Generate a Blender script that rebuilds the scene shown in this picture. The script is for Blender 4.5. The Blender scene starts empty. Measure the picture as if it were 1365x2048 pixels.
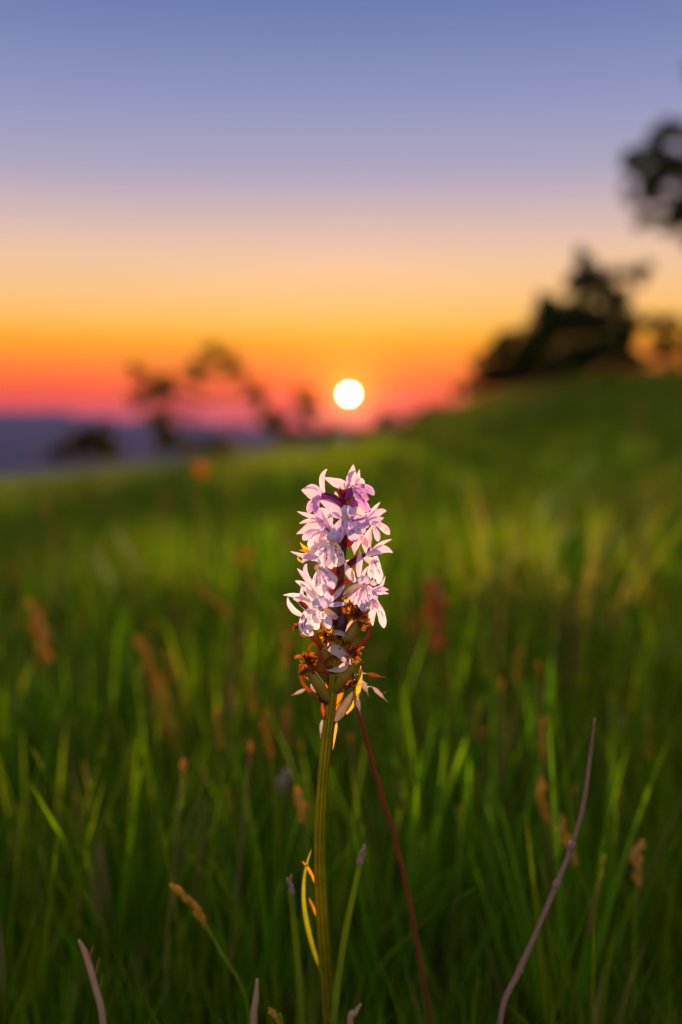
import bpy, math, random
import numpy as np
from mathutils import Vector, Matrix, Euler

R = math.radians
rng = random.Random(7)
nr = np.random.RandomState(11)
scene = bpy.context.scene
COL = scene.collection

# ------------------------------------------------------------------ camera
H = 0.34                    # lens height above the turf at the orchid
D = 0.34                    # distance to the orchid
PITCH = 5.0
FPX = 35.0 / 36.0 * 2048.0
cam_data = bpy.data.cameras.new('camera')
cam_data.sensor_fit = 'VERTICAL'
cam_data.sensor_height = 36.0
cam_data.sensor_width = 24.0
cam_data.lens = 35.0
cam_data.clip_start = 0.01
cam_data.clip_end = 30000
cam_data.dof.use_dof = True
cam_data.dof.focus_distance = D * 1.0
cam_data.dof.aperture_fstop = 4.0
cam_data.dof.aperture_blades = 0
cam = bpy.data.objects.new('camera', cam_data)
cam.location = (0, 0, H)
cam.rotation_euler = (R(90 - PITCH), 0, 0)
COL.objects.link(cam)
scene.camera = cam

# ------------------------------------------------------------------ world, sun, exposure
EXPO = 1.5
HAZE = 0.8e-4
SKYK = 2.0 ** -EXPO
SUN_EL, SUN_AZ = 1.75, 0.45          # degrees above the horizon, degrees to the right of +Y
sun_dir = Vector((math.sin(R(SUN_AZ)) * math.cos(R(SUN_EL)), math.cos(R(SUN_AZ)) * math.cos(R(SUN_EL)), math.sin(R(SUN_EL))))


def lin(r, g, b, a=1.0):
    f = lambda c: (c / 255.0) / 12.92 if c / 255.0 <= 0.04045 else ((c / 255.0 + 0.055) / 1.055) ** 2.4
    return (f(r), f(g), f(b), a)


world = bpy.data.worlds.new('World')
scene.world = world
world.use_nodes = True
wt = world.node_tree
wt.nodes.clear()
W = wt.nodes.new
L = wt.links.new


def wmath(op, a, b=None, c=None, clamp=False):
    n = W('ShaderNodeMath'); n.operation = op; n.use_clamp = clamp
    for i, v in enumerate((a, b, c)):
        if v is None: continue
        if isinstance(v, (int, float)): n.inputs[i].default_value = v
        else: L(v, n.inputs[i])
    return n.outputs[0]


def wramp(fac, stops):
    n = W('ShaderNodeValToRGB'); cr = n.color_ramp; cr.interpolation = 'LINEAR'
    while len(cr.elements) > 1: cr.elements.remove(cr.elements[-1])
    for i, (p, c) in enumerate(stops):
        e = cr.elements[0] if i == 0 else cr.elements.new(p)
        e.position = p; e.color = c
    L(fac, n.inputs[0])
    return n.outputs[0]


tc = W('ShaderNodeTexCoord')
nrm = W('ShaderNodeVectorMath'); nrm.operation = 'NORMALIZE'
L(tc.outputs['Generated'], nrm.inputs[0])
sep = W('ShaderNodeSeparateXYZ'); L(nrm.outputs[0], sep.inputs[0])
elev = wmath('MULTIPLY', wmath('ARCSINE', sep.outputs[2]), 180 / math.pi)
E0, E1 = -4.0, 90.0
# square-root spacing keeps the twilight bands near the horizon finely resolved
efac = wmath('POWER', wmath('DIVIDE', wmath('SUBTRACT', elev, E0), E1 - E0, clamp=True), 0.5)
ep = lambda e: math.sqrt((e - E0) / (E1 - E0))
sun_side = wramp(efac, [
    (ep(-4), lin(90, 60, 90)), (ep(-0.6), lin(140, 50, 70)), (ep(0.5), lin(196, 54, 48)), (ep(1.5), lin(240, 64, 12)),
    (ep(2.5), lin(255, 98, 0)), (ep(4.0), lin(255, 146, 0)), (ep(4.9), lin(255, 168, 0)), (ep(5.5), lin(255, 184, 66)),
    (ep(7.0), lin(252, 194, 120)), (ep(9.2), lin(238, 196, 160)), (ep(11.1), lin(214, 184, 178)), (ep(13.7), lin(172, 165, 190)),
    (ep(17.5), lin(140, 148, 190)), (ep(22.2), lin(103, 122, 174)), (ep(35), lin(106, 124, 176)), (ep(90), lin(146, 156, 194))])
far_side = wramp(efac, [
    (ep(-4), lin(90, 80, 120)), (ep(0), lin(180, 165, 175)), (ep(6), lin(236, 222, 220)), (ep(14), lin(240, 234, 230)),
    (ep(35), lin(228, 226, 232)), (ep(90), lin(146, 156, 194))])
hor = W('ShaderNodeVectorMath'); hor.operation = 'MULTIPLY'; L(nrm.outputs[0], hor.inputs[0]); hor.inputs[1].default_value = (1, 1, 0)
horn = W('ShaderNodeVectorMath'); horn.operation = 'NORMALIZE'; L(hor.outputs[0], horn.inputs[0])
hd = W('ShaderNodeVectorMath'); hd.operation = 'DOT_PRODUCT'; L(horn.outputs[0], hd.inputs[0])
hd.inputs[1].default_value = (math.sin(R(SUN_AZ)), math.cos(R(SUN_AZ)), 0)
azf = W('ShaderNodeMapRange'); azf.interpolation_type = 'SMOOTHSTEP'
L(hd.outputs['Value'], azf.inputs[0]); azf.inputs[1].default_value = 0.75; azf.inputs[2].default_value = -0.7
mixs = W('ShaderNodeMix'); mixs.data_type = 'RGBA'
L(azf.outputs[0], mixs.inputs[0]); L(sun_side, mixs.inputs[6]); L(far_side, mixs.inputs[7])
# aureole and disc round the sun
sd = W('ShaderNodeVectorMath'); sd.operation = 'DISTANCE'; L(nrm.outputs[0], sd.inputs[0]); sd.inputs[1].default_value = sun_dir
ang = wmath('MULTIPLY', sd.outputs['Value'], 180 / math.pi)
a1 = wmath('EXPONENT', wmath('MULTIPLY', wmath('POWER', wmath('DIVIDE', ang, 4.6), 2.0), -1.0))
a2 = wmath('EXPONENT', wmath('MULTIPLY', wmath('DIVIDE', ang, 1.0), -1.0))
disc = W('ShaderNodeMapRange'); disc.interpolation_type = 'SMOOTHSTEP'
L(ang, disc.inputs[0]); disc.inputs[1].default_value = 0.23; disc.inputs[2].default_value = 0.19


def scaled(v, col):
    n = W('ShaderNodeVectorMath'); n.operation = 'SCALE'; n.inputs[0].default_value = col[:3]; L(v, n.inputs['Scale']); return n.outputs[0]


def vadd(a, b):
    n = W('ShaderNodeVectorMath'); n.operation = 'ADD'; L(a, n.inputs[0]); L(b, n.inputs[1]); return n.outputs[0]


tot = vadd(mixs.outputs[2], scaled(a1, (0.50, 0.0, 0.0)))
tot = vadd(tot, scaled(a2, (1.4, 0.75, 0.0)))
tot = vadd(tot, scaled(disc.outputs[0], (200, 150, 80)))
bg1 = W('ShaderNodeBackground'); L(tot, bg1.inputs[0]); bg1.inputs[1].default_value = SKYK
sky = W('ShaderNodeTexSky'); sky.sky_type = 'NISHITA'; sky.sun_disc = False
sky.sun_elevation = R(SUN_EL); sky.sun_rotation = R(SUN_AZ); sky.altitude = 800; sky.dust_density = 2.0
bg2 = W('ShaderNodeBackground'); L(sky.outputs[0], bg2.inputs[0]); bg2.inputs[1].default_value = 0.002
addb = W('ShaderNodeAddShader'); L(bg1.outputs[0], addb.inputs[0]); L(bg2.outputs[0], addb.inputs[1])
wout = W('ShaderNodeOutputWorld'); L(addb.outputs[0], wout.inputs[0])
world.cycles.sampling_method = 'MANUAL'
world.cycles.sample_map_resolution = 2048

sun_data = bpy.data.lights.new('sun', 'SUN')
sun_data.energy = 5.0
sun_data.angle = R(0.5)
sun_data.color = (1.0, 0.67, 0.36)
sun = bpy.data.objects.new('sun', sun_data)
sun.rotation_euler = sun_dir.to_track_quat('Z', 'Y').to_euler()
sun.location = (0, 30, 10)
COL.objects.link(sun)

scene.view_settings.view_transform = 'Standard'
scene.view_settings.look = 'None'
scene.view_settings.exposure = EXPO
scene.view_settings.gamma = 1.0
scene.render.engine = 'CYCLES'
cy = scene.cycles
cy.use_denoising = True
cy.denoiser = 'OPENIMAGEDENOISE'
cy.sample_clamp_indirect = 4.0
cy.sample_clamp_direct = 20.0
cy.max_bounces = 8
cy.diffuse_bounces = 4
cy.transmission_bounces = 6
cy.volume_bounces = 2
cy.caustics_reflective = False
cy.caustics_refractive = False

# ------------------------------------------------------------------ helpers
CP, SP = math.cos(R(PITCH)), math.sin(R(PITCH))


def at(px, py, Y=D):
    """point at distance Y that stands at picture position px, py (1365 x 2048)"""
    a = (px - 682.5) / FPX
    b = (1024.0 - py) / FPX
    dx, dy, dz = a, CP + b * SP, -SP + b * CP
    s = Y / dy
    return Vector((dx * s, Y, H + dz * s))


def link(o, parent=None):
    COL.objects.link(o)
    if parent is not None:
        o.parent = parent
    return o


def mesh_obj(name, verts, faces, mat, parent=None, smooth=True, uv=None, origin=None, color=None):
    V = np.array(verts, dtype=np.float64).reshape(-1, 3)
    o_loc = Vector(origin) if origin is not None else (Vector((0, 0, 0)))
    V = V - np.array(o_loc)
    me = bpy.data.meshes.new(name)
    me.from_pydata(V.tolist(), [], [tuple(f) for f in faces])
    if uv is not None:
        ul = me.uv_layers.new(name='uv')
        for lp in me.loops:
            ul.data[lp.index].uv = uv[lp.vertex_index]
    if smooth:
        for p in me.polygons: p.use_smooth = True
    if isinstance(mat, (list, tuple)):
        for m in mat: me.materials.append(m)
    else:
        me.materials.append(mat)
    o = bpy.data.objects.new(name, me)
    if color: o.color = color
    link(o, parent)
    if parent is not None:
        o.location = o_loc - world_loc(parent)
    else:
        o.location = o_loc
    return o


def world_loc(o):
    v = Vector((0, 0, 0))
    while o is not None:
        v += o.location; o = o.parent
    return v


def thing(name, label, cat, loc, group=None):
    o = bpy.data.objects.new(name, None)
    o.empty_display_size = 0.02
    o.location = loc
    o['label'] = label; o['category'] = cat
    if group: o['group'] = group
    return link(o)


def tag(o, label, cat, group=None):
    o['label'] = label; o['category'] = cat
    if group: o['group'] = group
    return o


class MB:
    def __init__(s): s.v, s.f, s.uv = [], [], []

    def add(s, v, f, uv=None):
        n = len(s.v); s.v += [tuple(p) for p in v]; s.f += [tuple(i + n for i in q) for q in f]
        s.uv += list(uv) if uv is not None else [(0.5, 0.5)] * len(v)

    def build(s, name, mat, parent=None, origin=None, color=None, smooth=True):
        return mesh_obj(name, s.v, s.f, mat, parent, smooth, s.uv, origin, color)


def catmull(pts, n):
    P = [Vector(p) for p in pts]
    P = [P[0] * 2 - P[1]] + P + [P[-1] * 2 - P[-2]]
    out = []
    m = len(P) - 3
    for k in range(n + 1):
        t = k / n * m
        i = min(int(t), m - 1); u = t - i
        a, b, c, d = P[i], P[i + 1], P[i + 2], P[i + 3]
        out.append(0.5 * ((2 * b) + (c - a) * u + (2 * a - 5 * b + 4 * c - d) * u * u + (3 * b - a - 3 * c + d) * u ** 3))
    return out


def lerp_list(vals, t):
    x = t * (len(vals) - 1); i = min(int(x), len(vals) - 2); u = x - i
    return vals[i] * (1 - u) + vals[i + 1] * u


def tube(pts, radii, sides=8, n=None, ridges=0, flat=1.0):
    n = n or max(6, 4 * (len(pts) - 1))
    C = catmull(pts, n)
    v, f, uv = [], [], []
    ref = Vector((0, -1, 0))
    for k, c in enumerate(C):
        T = (C[min(k + 1, n)] - C[max(k - 1, 0)]).normalized()
        S = T.cross(ref)
        if S.length < 1e-4: S = T.cross(Vector((1, 0, 0)))
        S.normalize(); N = S.cross(T)
        r = lerp_list(radii, k / n)
        for j in range(sides):
            a = 2 * math.pi * j / sides
            rr = r * (1 + (0.10 * (1 if j % 2 else -1) if ridges else 0))
            v.append(c + (S * math.cos(a) + N * math.sin(a) * flat) * rr)
            uv.append((k / n, j / sides))
    for k in range(n):
        for j in range(sides):
            a, b = k * sides + j, k * sides + (j + 1) % sides
            f.append((a, b, b + sides, a + sides))
    f.append(tuple(range(sides))[::-1]); f.append(tuple(n * sides + j for j in range(sides)))
    return v, f, uv


PROF = {
    'sepal': [(0, .34), (.12, .62), (.3, .92), (.45, 1.0), (.62, .90), (.78, .64), (.9, .36), (1, .06)],
    'lobe': [(0, .45), (.2, .62), (.4, .82), (.6, .98), (.75, 1.0), (.88, .80), (.96, .48), (1, .16)],
    'strap': [(0, .6), (.2, .9), (.5, 1.0), (.75, .88), (.9, .66), (1, .22)],
    'blade': [(0, .7), (.3, 1.0), (.6, .85), (.85, .45), (1, .04)],
    'capsule': [(0, .2), (.12, .55), (.3, .9), (.5, 1.0), (.7, .92), (.88, .62), (1, .25)],
}


def prof(name, t):
    P = PROF[name]
    for (a, x), (b, y) in zip(P[:-1], P[1:]):
        if t <= b:
            u = (t - a) / (b - a); u = u * u * (3 - 2 * u)
            return x * (1 - u) + y * u
    return P[-1][1]


def petal(base, mid, tip, width, face=(0, -1, 0), kind='sepal', cup=0.25, ruffle=0.06, curl=0.0, nu=12, nv=6, seed=0, twist=0.0):
    r = random.Random(seed)
    F = Vector(face).normalized()
    b, m, t3 = Vector(base), Vector(mid), Vector(tip)
    ctrl = m * 2 - (b + t3) * 0.5
    v, f, uv = [], [], []
    ph = [r.uniform(0, 6.28) for _ in range(4)]
    Lg = (t3 - b).length
    for i in range(nu + 1):
        t = i / nu
        C = b * (1 - t) ** 2 + ctrl * 2 * t * (1 - t) + t3 * t * t
        T = ((ctrl - b) * (1 - t) + (t3 - ctrl) * t).normalized()
        Ft = F.copy()
        if twist: Ft.rotate(Matrix.Rotation(twist * (t - 0.4), 3, T))
        S = T.cross(Ft)
        if S.length < 0.05: S = T.cross(Vector((1, 0, .2)))
        S.normalize(); N = S.cross(T)
        w = width * 0.5 * prof(kind, t)
        C = C + N * (-curl * Lg * max(0, t - .55) ** 2 * 2.5)
        for j in range(nv + 1):
            q = j / nv * 2 - 1
            edge = abs(q) ** 2
            wav = ruffle * width * edge * math.sin(7 * t + ph[0] + (0 if q > 0 else 2.1)) + ruffle * .5 * width * math.sin(13 * t * (1 if q > 0 else 1.3) + ph[1]) * edge
            p = C + S * (w * q * (1 + .05 * math.sin(15 * t + ph[2] + q))) + N * (cup * w * (q * q) * 1.6 + wav)
            v.append(p); uv.append((t, (q + 1) / 2))
    W1 = nv + 1
    for i in range(nu):
        for j in range(nv):
            a = i * W1 + j
            f.append((a, a + 1, a + W1 + 1, a + W1))
    return v, f, uv


def ellipsoid(c, ax, rad, nu=8, nv=6, seed=None, rough=0.0):
    """spindle along axis ax (Vector, half length) with radius rad"""
    c, ax = Vector(c), Vector(ax)
    T = ax.normalized()
    S = T.cross(Vector((0, -1, 0.01)))
    S.normalize(); N = S.cross(T)
    r = random.Random(seed)
    v, f, uv = [], [], []
    for i in range(nv + 1):
        b = -math.pi / 2 + math.pi * i / nv
        rr = rad * max(math.cos(b), 0.08)
        for j in range(nu):
            a = 2 * math.pi * j / nu
            k = 1 + (r.uniform(-rough, rough) if rough else 0)
            v.append(c + ax * math.sin(b) + (S * math.cos(a) + N * math.sin(a)) * rr * k)
            uv.append((i / nv, j / nu))
    for i in range(nv):
        for j in range(nu):
            a, b2 = i * nu + j, i * nu + (j + 1) % nu
            f.append((a, b2, b2 + nu, a + nu))
    f.append(tuple(range(nu))[::-1]); f.append(tuple(nv * nu + j for j in range(nu)))
    return v, f, uv


# ------------------------------------------------------------------ materials
def new_mat(name):
    m = bpy.data.materials.new(name); m.use_nodes = True
    t = m.node_tree; t.nodes.clear()
    return m, t, t.nodes.new, t.links.new


def leafy(name, cols, trans=0.5, tcol=None, rough=0.55, noise=40.0, per_instance=True, spec=0.12, bump=0.0, stripes=0):
    """plant tissue: a reflecting side and a translucent side; colour wanders between cols"""
    m, t, N, K = new_mat(name)
    oi = N('ShaderNodeObjectInfo'); g = N('ShaderNodeTexCoord')
    nz = N('ShaderNodeTexNoise'); nz.inputs['Scale'].default_value = noise; nz.inputs['Detail'].default_value = 3
    K(g.outputs['Object'], nz.inputs['Vector'])
    ad = N('ShaderNodeMath'); ad.operation = 'MULTIPLY_ADD'; K(oi.outputs['Random'], ad.inputs[0]); ad.inputs[1].default_value = 0.75 if per_instance else 0.0
    sc = N('ShaderNodeMath'); sc.operation = 'MULTIPLY_ADD'; K(nz.outputs[0], sc.inputs[0]); sc.inputs[1].default_value = 0.9; sc.inputs[2].default_value = -0.35 if per_instance else 0.05
    K(sc.outputs[0], ad.inputs[2])
    rp = N('ShaderNodeValToRGB'); cr = rp.color_ramp
    while len(cr.elements) > 1: cr.elements.remove(cr.elements[-1])
    for i, c in enumerate(cols):
        e = cr.elements[0] if i == 0 else cr.elements.new(i / (len(cols) - 1))
        e.position = i / max(1, len(cols) - 1); e.color = (*c, 1)
    if stripes:                         # fine ribs running along the stalk
        uvn = N('ShaderNodeUVMap'); uvn.uv_map = 'uv'
        sx = N('ShaderNodeSeparateXYZ'); K(uvn.outputs[0], sx.inputs[0])
        sn = N('ShaderNodeMath'); sn.operation = 'MULTIPLY'; K(sx.outputs[1], sn.inputs[0]); sn.inputs[1].default_value = stripes * 2 * math.pi
        s2 = N('ShaderNodeMath'); s2.operation = 'SINE'; K(sn.outputs[0], s2.inputs[0])
        s3 = N('ShaderNodeMath'); s3.operation = 'MULTIPLY_ADD'; K(s2.outputs[0], s3.inputs[0]); s3.inputs[1].default_value = .45; K(ad.outputs[0], s3.inputs[2])
        K(s3.outputs[0], rp.inputs[0])
    else:
        K(ad.outputs[0], rp.inputs[0])
    p = N('ShaderNodeBsdfPrincipled'); K(rp.outputs[0], p.inputs['Base Color']); p.inputs['Roughness'].default_value = rough
    p.inputs['Specular IOR Level'].default_value = spec
    tr = N('ShaderNodeBsdfTranslucent')
    mx = N('ShaderNodeMix'); mx.data_type = 'RGBA'; mx.blend_type = 'MULTIPLY'; mx.inputs[0].default_value = 1
    K(rp.outputs[0], mx.inputs[6]); mx.inputs[7].default_value = (*(tcol or (1.6, 1.5, .7)), 1)
    K(mx.outputs[2], tr.inputs[0])
    if bump:
        bp = N('ShaderNodeBump'); bp.inputs['Strength'].default_value = bump; bp.inputs['Distance'].default_value = 0.001
        K(nz.outputs[0], bp.inputs['Height']); K(bp.outputs[0], p.inputs['Normal'])
    ms = N('ShaderNodeMixShader'); ms.inputs[0].default_value = trans
    K(p.outputs[0], ms.inputs[1]); K(tr.outputs[0], ms.inputs[2])
    o = N('ShaderNodeOutputMaterial'); K(ms.outputs[0], o.inputs[0])
    return m


def petal_mat(name, marks=False):
    """petal tissue tinted by the object colour, with a darker mid vein and, on lips, purple dashes"""
    m, t, N, K = new_mat(name)
    oi = N('ShaderNodeObjectInfo'); uv = N('ShaderNodeUVMap'); uv.uv_map = 'uv'
    sp = N('ShaderNodeSeparateXYZ'); K(uv.outputs[0], sp.inputs[0])

    def M(op, a, b=None, clamp=False):
        n = N('ShaderNodeMath'); n.operation = op; n.use_clamp = clamp
        for i, x in enumerate((a, b)):
            if x is None: continue
            if isinstance(x, (int, float)): n.inputs[i].default_value = x
            else: K(x, n.inputs[i])
        return n.outputs[0]
    d = M('ABSOLUTE', M('SUBTRACT', sp.outputs[1], 0.5))
    vein = N('ShaderNodeMapRange'); vein.interpolation_type = 'SMOOTHSTEP'
    K(d, vein.inputs[0]); vein.inputs[1].default_value = 0.11; vein.inputs[2].default_value = 0.0
    veinf = M('MULTIPLY', vein.outputs[0], M('SUBTRACT', 1.0, sp.outputs[0]))
    obj = N('ShaderNodeTexCoord')
    nz = N('ShaderNodeTexNoise'); nz.inputs['Scale'].default_value = 900; nz.inputs['Detail'].default_value = 4
    K(obj.outputs['Object'], nz.inputs['Vector'])
    edge = N('ShaderNodeMapRange'); K(d, edge.inputs[0]); edge.inputs[1].default_value = 0.28; edge.inputs[2].default_value = 0.5
    pale = M('MULTIPLY', M('ADD', edge.outputs[0], M('MULTIPLY', nz.outputs[0], 0.5)), 0.45, clamp=True)
    c1 = N('ShaderNodeMix'); c1.data_type = 'RGBA'; K(pale, c1.inputs[0]); K(oi.outputs['Color'], c1.inputs[6]); c1.inputs[7].default_value = (0.92, 0.80, 0.86, 1)
    c2 = N('ShaderNodeMix'); c2.data_type = 'RGBA'; K(M('MULTIPLY', veinf, 0.55), c2.inputs[0]); K(c1.outputs[2], c2.inputs[6]); c2.inputs[7].default_value = (0.45, 0.16, 0.46, 1)
    col = c2.outputs[2]
    if marks:
        mp = N('ShaderNodeMapping'); K(uv.outputs[0], mp.inputs[0]); mp.inputs['Scale'].default_value = (3.6, 7.5, 1)
        addv = N('ShaderNodeVectorMath'); addv.operation = 'ADD'; K(mp.outputs[0], addv.inputs[0])
        rv = N('ShaderNodeCombineXYZ'); K(M('MULTIPLY', oi.outputs['Random'], 57.0), rv.inputs[0]); K(M('MULTIPLY', oi.outputs['Random'], 31.0), rv.inputs[1]); K(rv.outputs[0], addv.inputs[1])
        vo = N('ShaderNodeTexVoronoi'); vo.inputs['Scale'].default_value = 1.0; K(addv.outputs[0], vo.inputs['Vector']); vo.inputs['Randomness'].default_value = 0.7
        dot = N('ShaderNodeMapRange'); K(vo.outputs['Distance'], dot.inputs[0]); dot.inputs[1].default_value = 0.42; dot.inputs[2].default_value = 0.33
        inner = N('ShaderNodeMapRange'); K(sp.outputs[0], inner.inputs[0]); inner.inputs[1].default_value = 0.86; inner.inputs[2].default_value = 0.62
        mid = N('ShaderNodeMapRange'); K(d, mid.inputs[0]); mid.inputs[1].default_value = 0.44; mid.inputs[2].default_value = 0.34
        c3 = N('ShaderNodeMix'); c3.data_type = 'RGBA'; K(M('MULTIPLY', M('MULTIPLY', dot.outputs[0], inner.outputs[0]), mid.outputs[0], clamp=True), c3.inputs[0])
        K(col, c3.inputs[6]); c3.inputs[7].default_value = (0.12, 0.006, 0.24, 1)
        col = c3.outputs[2]
    p = N('ShaderNodeBsdfPrincipled'); K(col, p.inputs['Base Color']); p.inputs['Roughness'].default_value = 0.55
    p.inputs['Specular IOR Level'].default_value = 0.25
    bp = N('ShaderNodeBump'); bp.inputs['Strength'].default_value = 0.35; bp.inputs['Distance'].default_value = 0.0004
    K(nz.outputs[0], bp.inputs['Height']); K(bp.outputs[0], p.inputs['Normal'])
    tr = N('ShaderNodeBsdfTranslucent')
    tm = N('ShaderNodeMix'); tm.data_type = 'RGBA'; tm.blend_type = 'MULTIPLY'; tm.inputs[0].default_value = 1
    K(col, tm.inputs[6]); tm.inputs[7].default_value = (0.92, 0.77, 0.83, 1); K(tm.outputs[2], tr.inputs[0])
    ms = N('ShaderNodeMixShader'); ms.inputs[0].default_value = 0.42
    K(p.outputs[0], ms.inputs[1]); K(tr.outputs[0], ms.inputs[2])
    o = N('ShaderNodeOutputMaterial'); K(ms.outputs[0], o.inputs[0])
    return m


def soil_mat():
    m, t, N, K = new_mat('turf')
    g = N('ShaderNodeNewGeometry')
    nz = N('ShaderNodeTexNoise'); nz.inputs['Scale'].default_value = 3.0; nz.inputs['Detail'].default_value = 8
    K(g.outputs['Position'], nz.inputs['Vector'])
    rp = N('ShaderNodeValToRGB'); rp.color_ramp.elements[0].color = (0.03, 0.028, 0.010, 1); rp.color_ramp.elements[1].color = (0.055, 0.075, 0.012, 1)
    rp.color_ramp.elements[0].position = 0.35; rp.color_ramp.elements[1].position = 0.65
    K(nz.outputs[0], rp.inputs[0])
    # far below the ridge the land is dark woodland
    p = N('ShaderNodeBsdfPrincipled'); K(rp.outputs[0], p.inputs['Base Color']); p.inputs['Roughness'].default_value = 0.95; p.inputs['Specular IOR Level'].default_value = 0.0
    bp = N('ShaderNodeBump'); bp.inputs['Strength'].default_value = 0.6; bp.inputs['Distance'].default_value = 0.03
    K(nz.outputs[0], bp.inputs['Height']); K(bp.outputs[0], p.inputs['Normal'])
    o = N('ShaderNodeOutputMaterial'); K(p.outputs[0], o.inputs[0])
    return m


M_PETAL = petal_mat('petal')
M_LIP = petal_mat('lip', True)
M_SPUR = leafy('spur', [(.30, .02, .26), (.46, .03, .42)], .35, (1.3, .6, 1.2), .35, 300, False, .4)
M_MAROON = leafy('maroon_bract', [(.075, .008, .022), (.16, .014, .035)], .30, (2.2, .7, .6), .4, 300, False, .4)
M_REDBRACT = leafy('red_bract', [(.22, .03, .03), (.34, .09, .03)], .40, (1.6, .9, .5), .45, 260, False)
M_ORANGE = leafy('orange_bract', [(.34, .13, .02), (.48, .24, .03)], .55, (1.5, 1.1, .4), .5, 260, False)
M_YELLOW = leafy('yellow_bract', [(.50, .28, .02), (.62, .40, .05)], .55, (1.3, 1.1, .5), .5, 260, False)
M_WITHER = leafy('withered_tissue', [(.06, .016, .008), (.19, .06, .012), (.40, .19, .05)], .5, (1.5, 1.1, .6), .6, 420, False, .2, .5)
M_PALEWITH = leafy('papery_petal', [(.55, .40, .42), (.66, .54, .58)], .45, (1.1, .9, .9), .7, 300, False, .2, .5)
M_STEM = leafy('orchid_stem', [(.11, .13, .008), (.19, .21, .010), (.33, .31, .016)], .5, (1.4, 1.2, .5), .45, 160, False, .2, .25, 9)
M_STEMTOP = leafy('orchid_stem_top', [(.10, .018, .02), (.10, .06, .018)], .25, (1.6, .9, .5), .45, 160, False, .35, .25)
M_CAPS = leafy('seed_capsule', [(.15, .18, .014), (.24, .21, .025), (.20, .10, .03)], .42, (1.5, 1.2, .6), .4, 130, False, .4, .2)
M_CAPS_D = leafy('dark_capsule', [(.05, .015, .035), (.09, .03, .03)], .2, (1.5, 1, .8), .4, 130, False, .4, .2)
M_GREY = leafy('dry_bract', [(.13, .10, .08), (.36, .26, .20)], .3, (1.1, 1, .9), .6, 500, False)
M_COLUMN = leafy('column', [(.72, .55, .42), (.8, .66, .55)], .4, (1, .9, .8), .5, 300, False)
M_GRASS = leafy('grass_blade', [(.050, .155, .002), (.082, .195, .002), (.130, .195, .003), (.18, .175, .004)], .5, (1.4, 1.25, .3), .55, 8, True, .12)
M_PALEBLADE = leafy('yellowed_blade', [(.10, .13, .02), (.17, .16, .03), (.24, .18, .06)], .5, (1.3, 1.1, .6), .6, 12, True, .1)
M_GRASSDRY = leafy('straw', [(.18, .13, .035), (.26, .18, .06), (.28, .20, .10)], .45, (1.3, 1.1, .6), .6, 12)
M_TUFTSEED = leafy('tuft_seed', [(.24, .22, .03), (.36, .25, .04), (.42, .24, .06)], .6, (1.4, 1.1, .5), .7, 60, True, .1)
M_SEED = leafy('seed_head', [(.40, .27, .03), (.50, .34, .04), (.52, .36, .09)], .62, (1.4, 1.1, .5), .7, 60, True, .1)
M_GLOW = leafy('glint_orange_seed', [(.75, .34, .02), (.85, .42, .03)], .7, (1.1, 1, .5), .6, 60, False, .1)  # bright orange put into the colour to imitate blurred sun glints
M_RUST = leafy('rusty_seed', [(.36, .16, .03), (.46, .24, .05)], .6, (1.6, 1.1, .5), .6, 60, False)
M_RUSH = leafy('rush', [(.15, .22, .012), (.21, .27, .015)], .5, (1.4, 1.3, .5), .4, 60, False)
M_RUSHTIP = leafy('rush_tip', [(.26, .15, .11), (.42, .28, .23)], .3, (1.3, 1, .8), .6, 400, False, .2, .6)
M_REDSTEM = leafy('red_grass_stem', [(.15, .055, .018), (.25, .10, .035)], .35, (1.5, .9, .5), .5, 60, False)
M_SPIKELET = leafy('spikelet', [(.74, .60, .52), (.88, .80, .80)], .5, (1.05, .95, .9), .5, 200, False)
M_TWIG = leafy('dead_twig', [(.16, .085, .065), (.25, .14, .11), (.12, .11, .045)], .1, (1, 1, 1), .85, 170, False, .03, .6)
M_TAN = leafy('tan_stalk', [(.34, .22, .14), (.44, .30, .20)], .35, (1.2, 1, .7), .6, 120, False, .2, .3)
M_BARK = leafy('bark', [(.05, .035, .025), (.09, .065, .045)], 0.0, None, .85, 8, False, .2, .6)
M_NEEDLE = leafy('conifer_foliage', [(.022, .038, .012), (.035, .055, .014), (.05, .06, .016)], .35, (1.5, 1.2, .6), .55, 2, False)
M_BROAD = leafy('broad_foliage', [(.045, .050, .012), (.075, .070, .016)], .5, (1.8, 1.3, .5), .5, 2, False)
M_TURF = soil_mat()
M_HILL = leafy('wooded_hill', [(.030, .040, .022), (.045, .055, .028)], 0.0, None, .95, .004, False, .0)

# ------------------------------------------------------------------ terrain
FX = [-14, -8, -4.8, -2.7, -.93, .47, 1.53, 2.6, 3.64, 4.8, 8, 14]
FZ = [-1.3, -.85, -.62, -.40, -.06, .16, .66, .95, 1.15, 1.1, 1.35, 1.7]
CREST = 14.0


def smooth(x, a, b):
    t = np.clip((x - a) / (b - a), 0, 1); return t * t * (3 - 2 * t)


def fx(x):
    # averaged so the slope has no kinks
    return sum(np.interp(x + d, FX, FZ) for d in (-.5, -.25, 0, .25, .5)) / 5.0


def ground(x, y):
    x = np.asarray(x, float); y = np.asarray(y, float)
    yy = np.clip(y, -6, CREST)
    z = yy / CREST * (-0.16 + fx(x))
    z = z + 0.018 * np.sin(x * 2.1 + 0.7 * y) * np.sin(y * 1.7 + 1.1) * smooth(np.abs(y), .6, 2.5)
    over = np.clip(y - CREST, 0, None)
    drop = 0.16 * over ** 1.25
    drop = np.where(drop > 170, 170 + 0 * drop, drop)
    z = z - drop
    far = np.hypot(x, y)
    z = z + smooth(far, 200, 700) * 6 * np.sin(x * .008 + 1) * np.sin(y * .006)
    return z


def gz(x, y): return float(ground(x, y))


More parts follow.
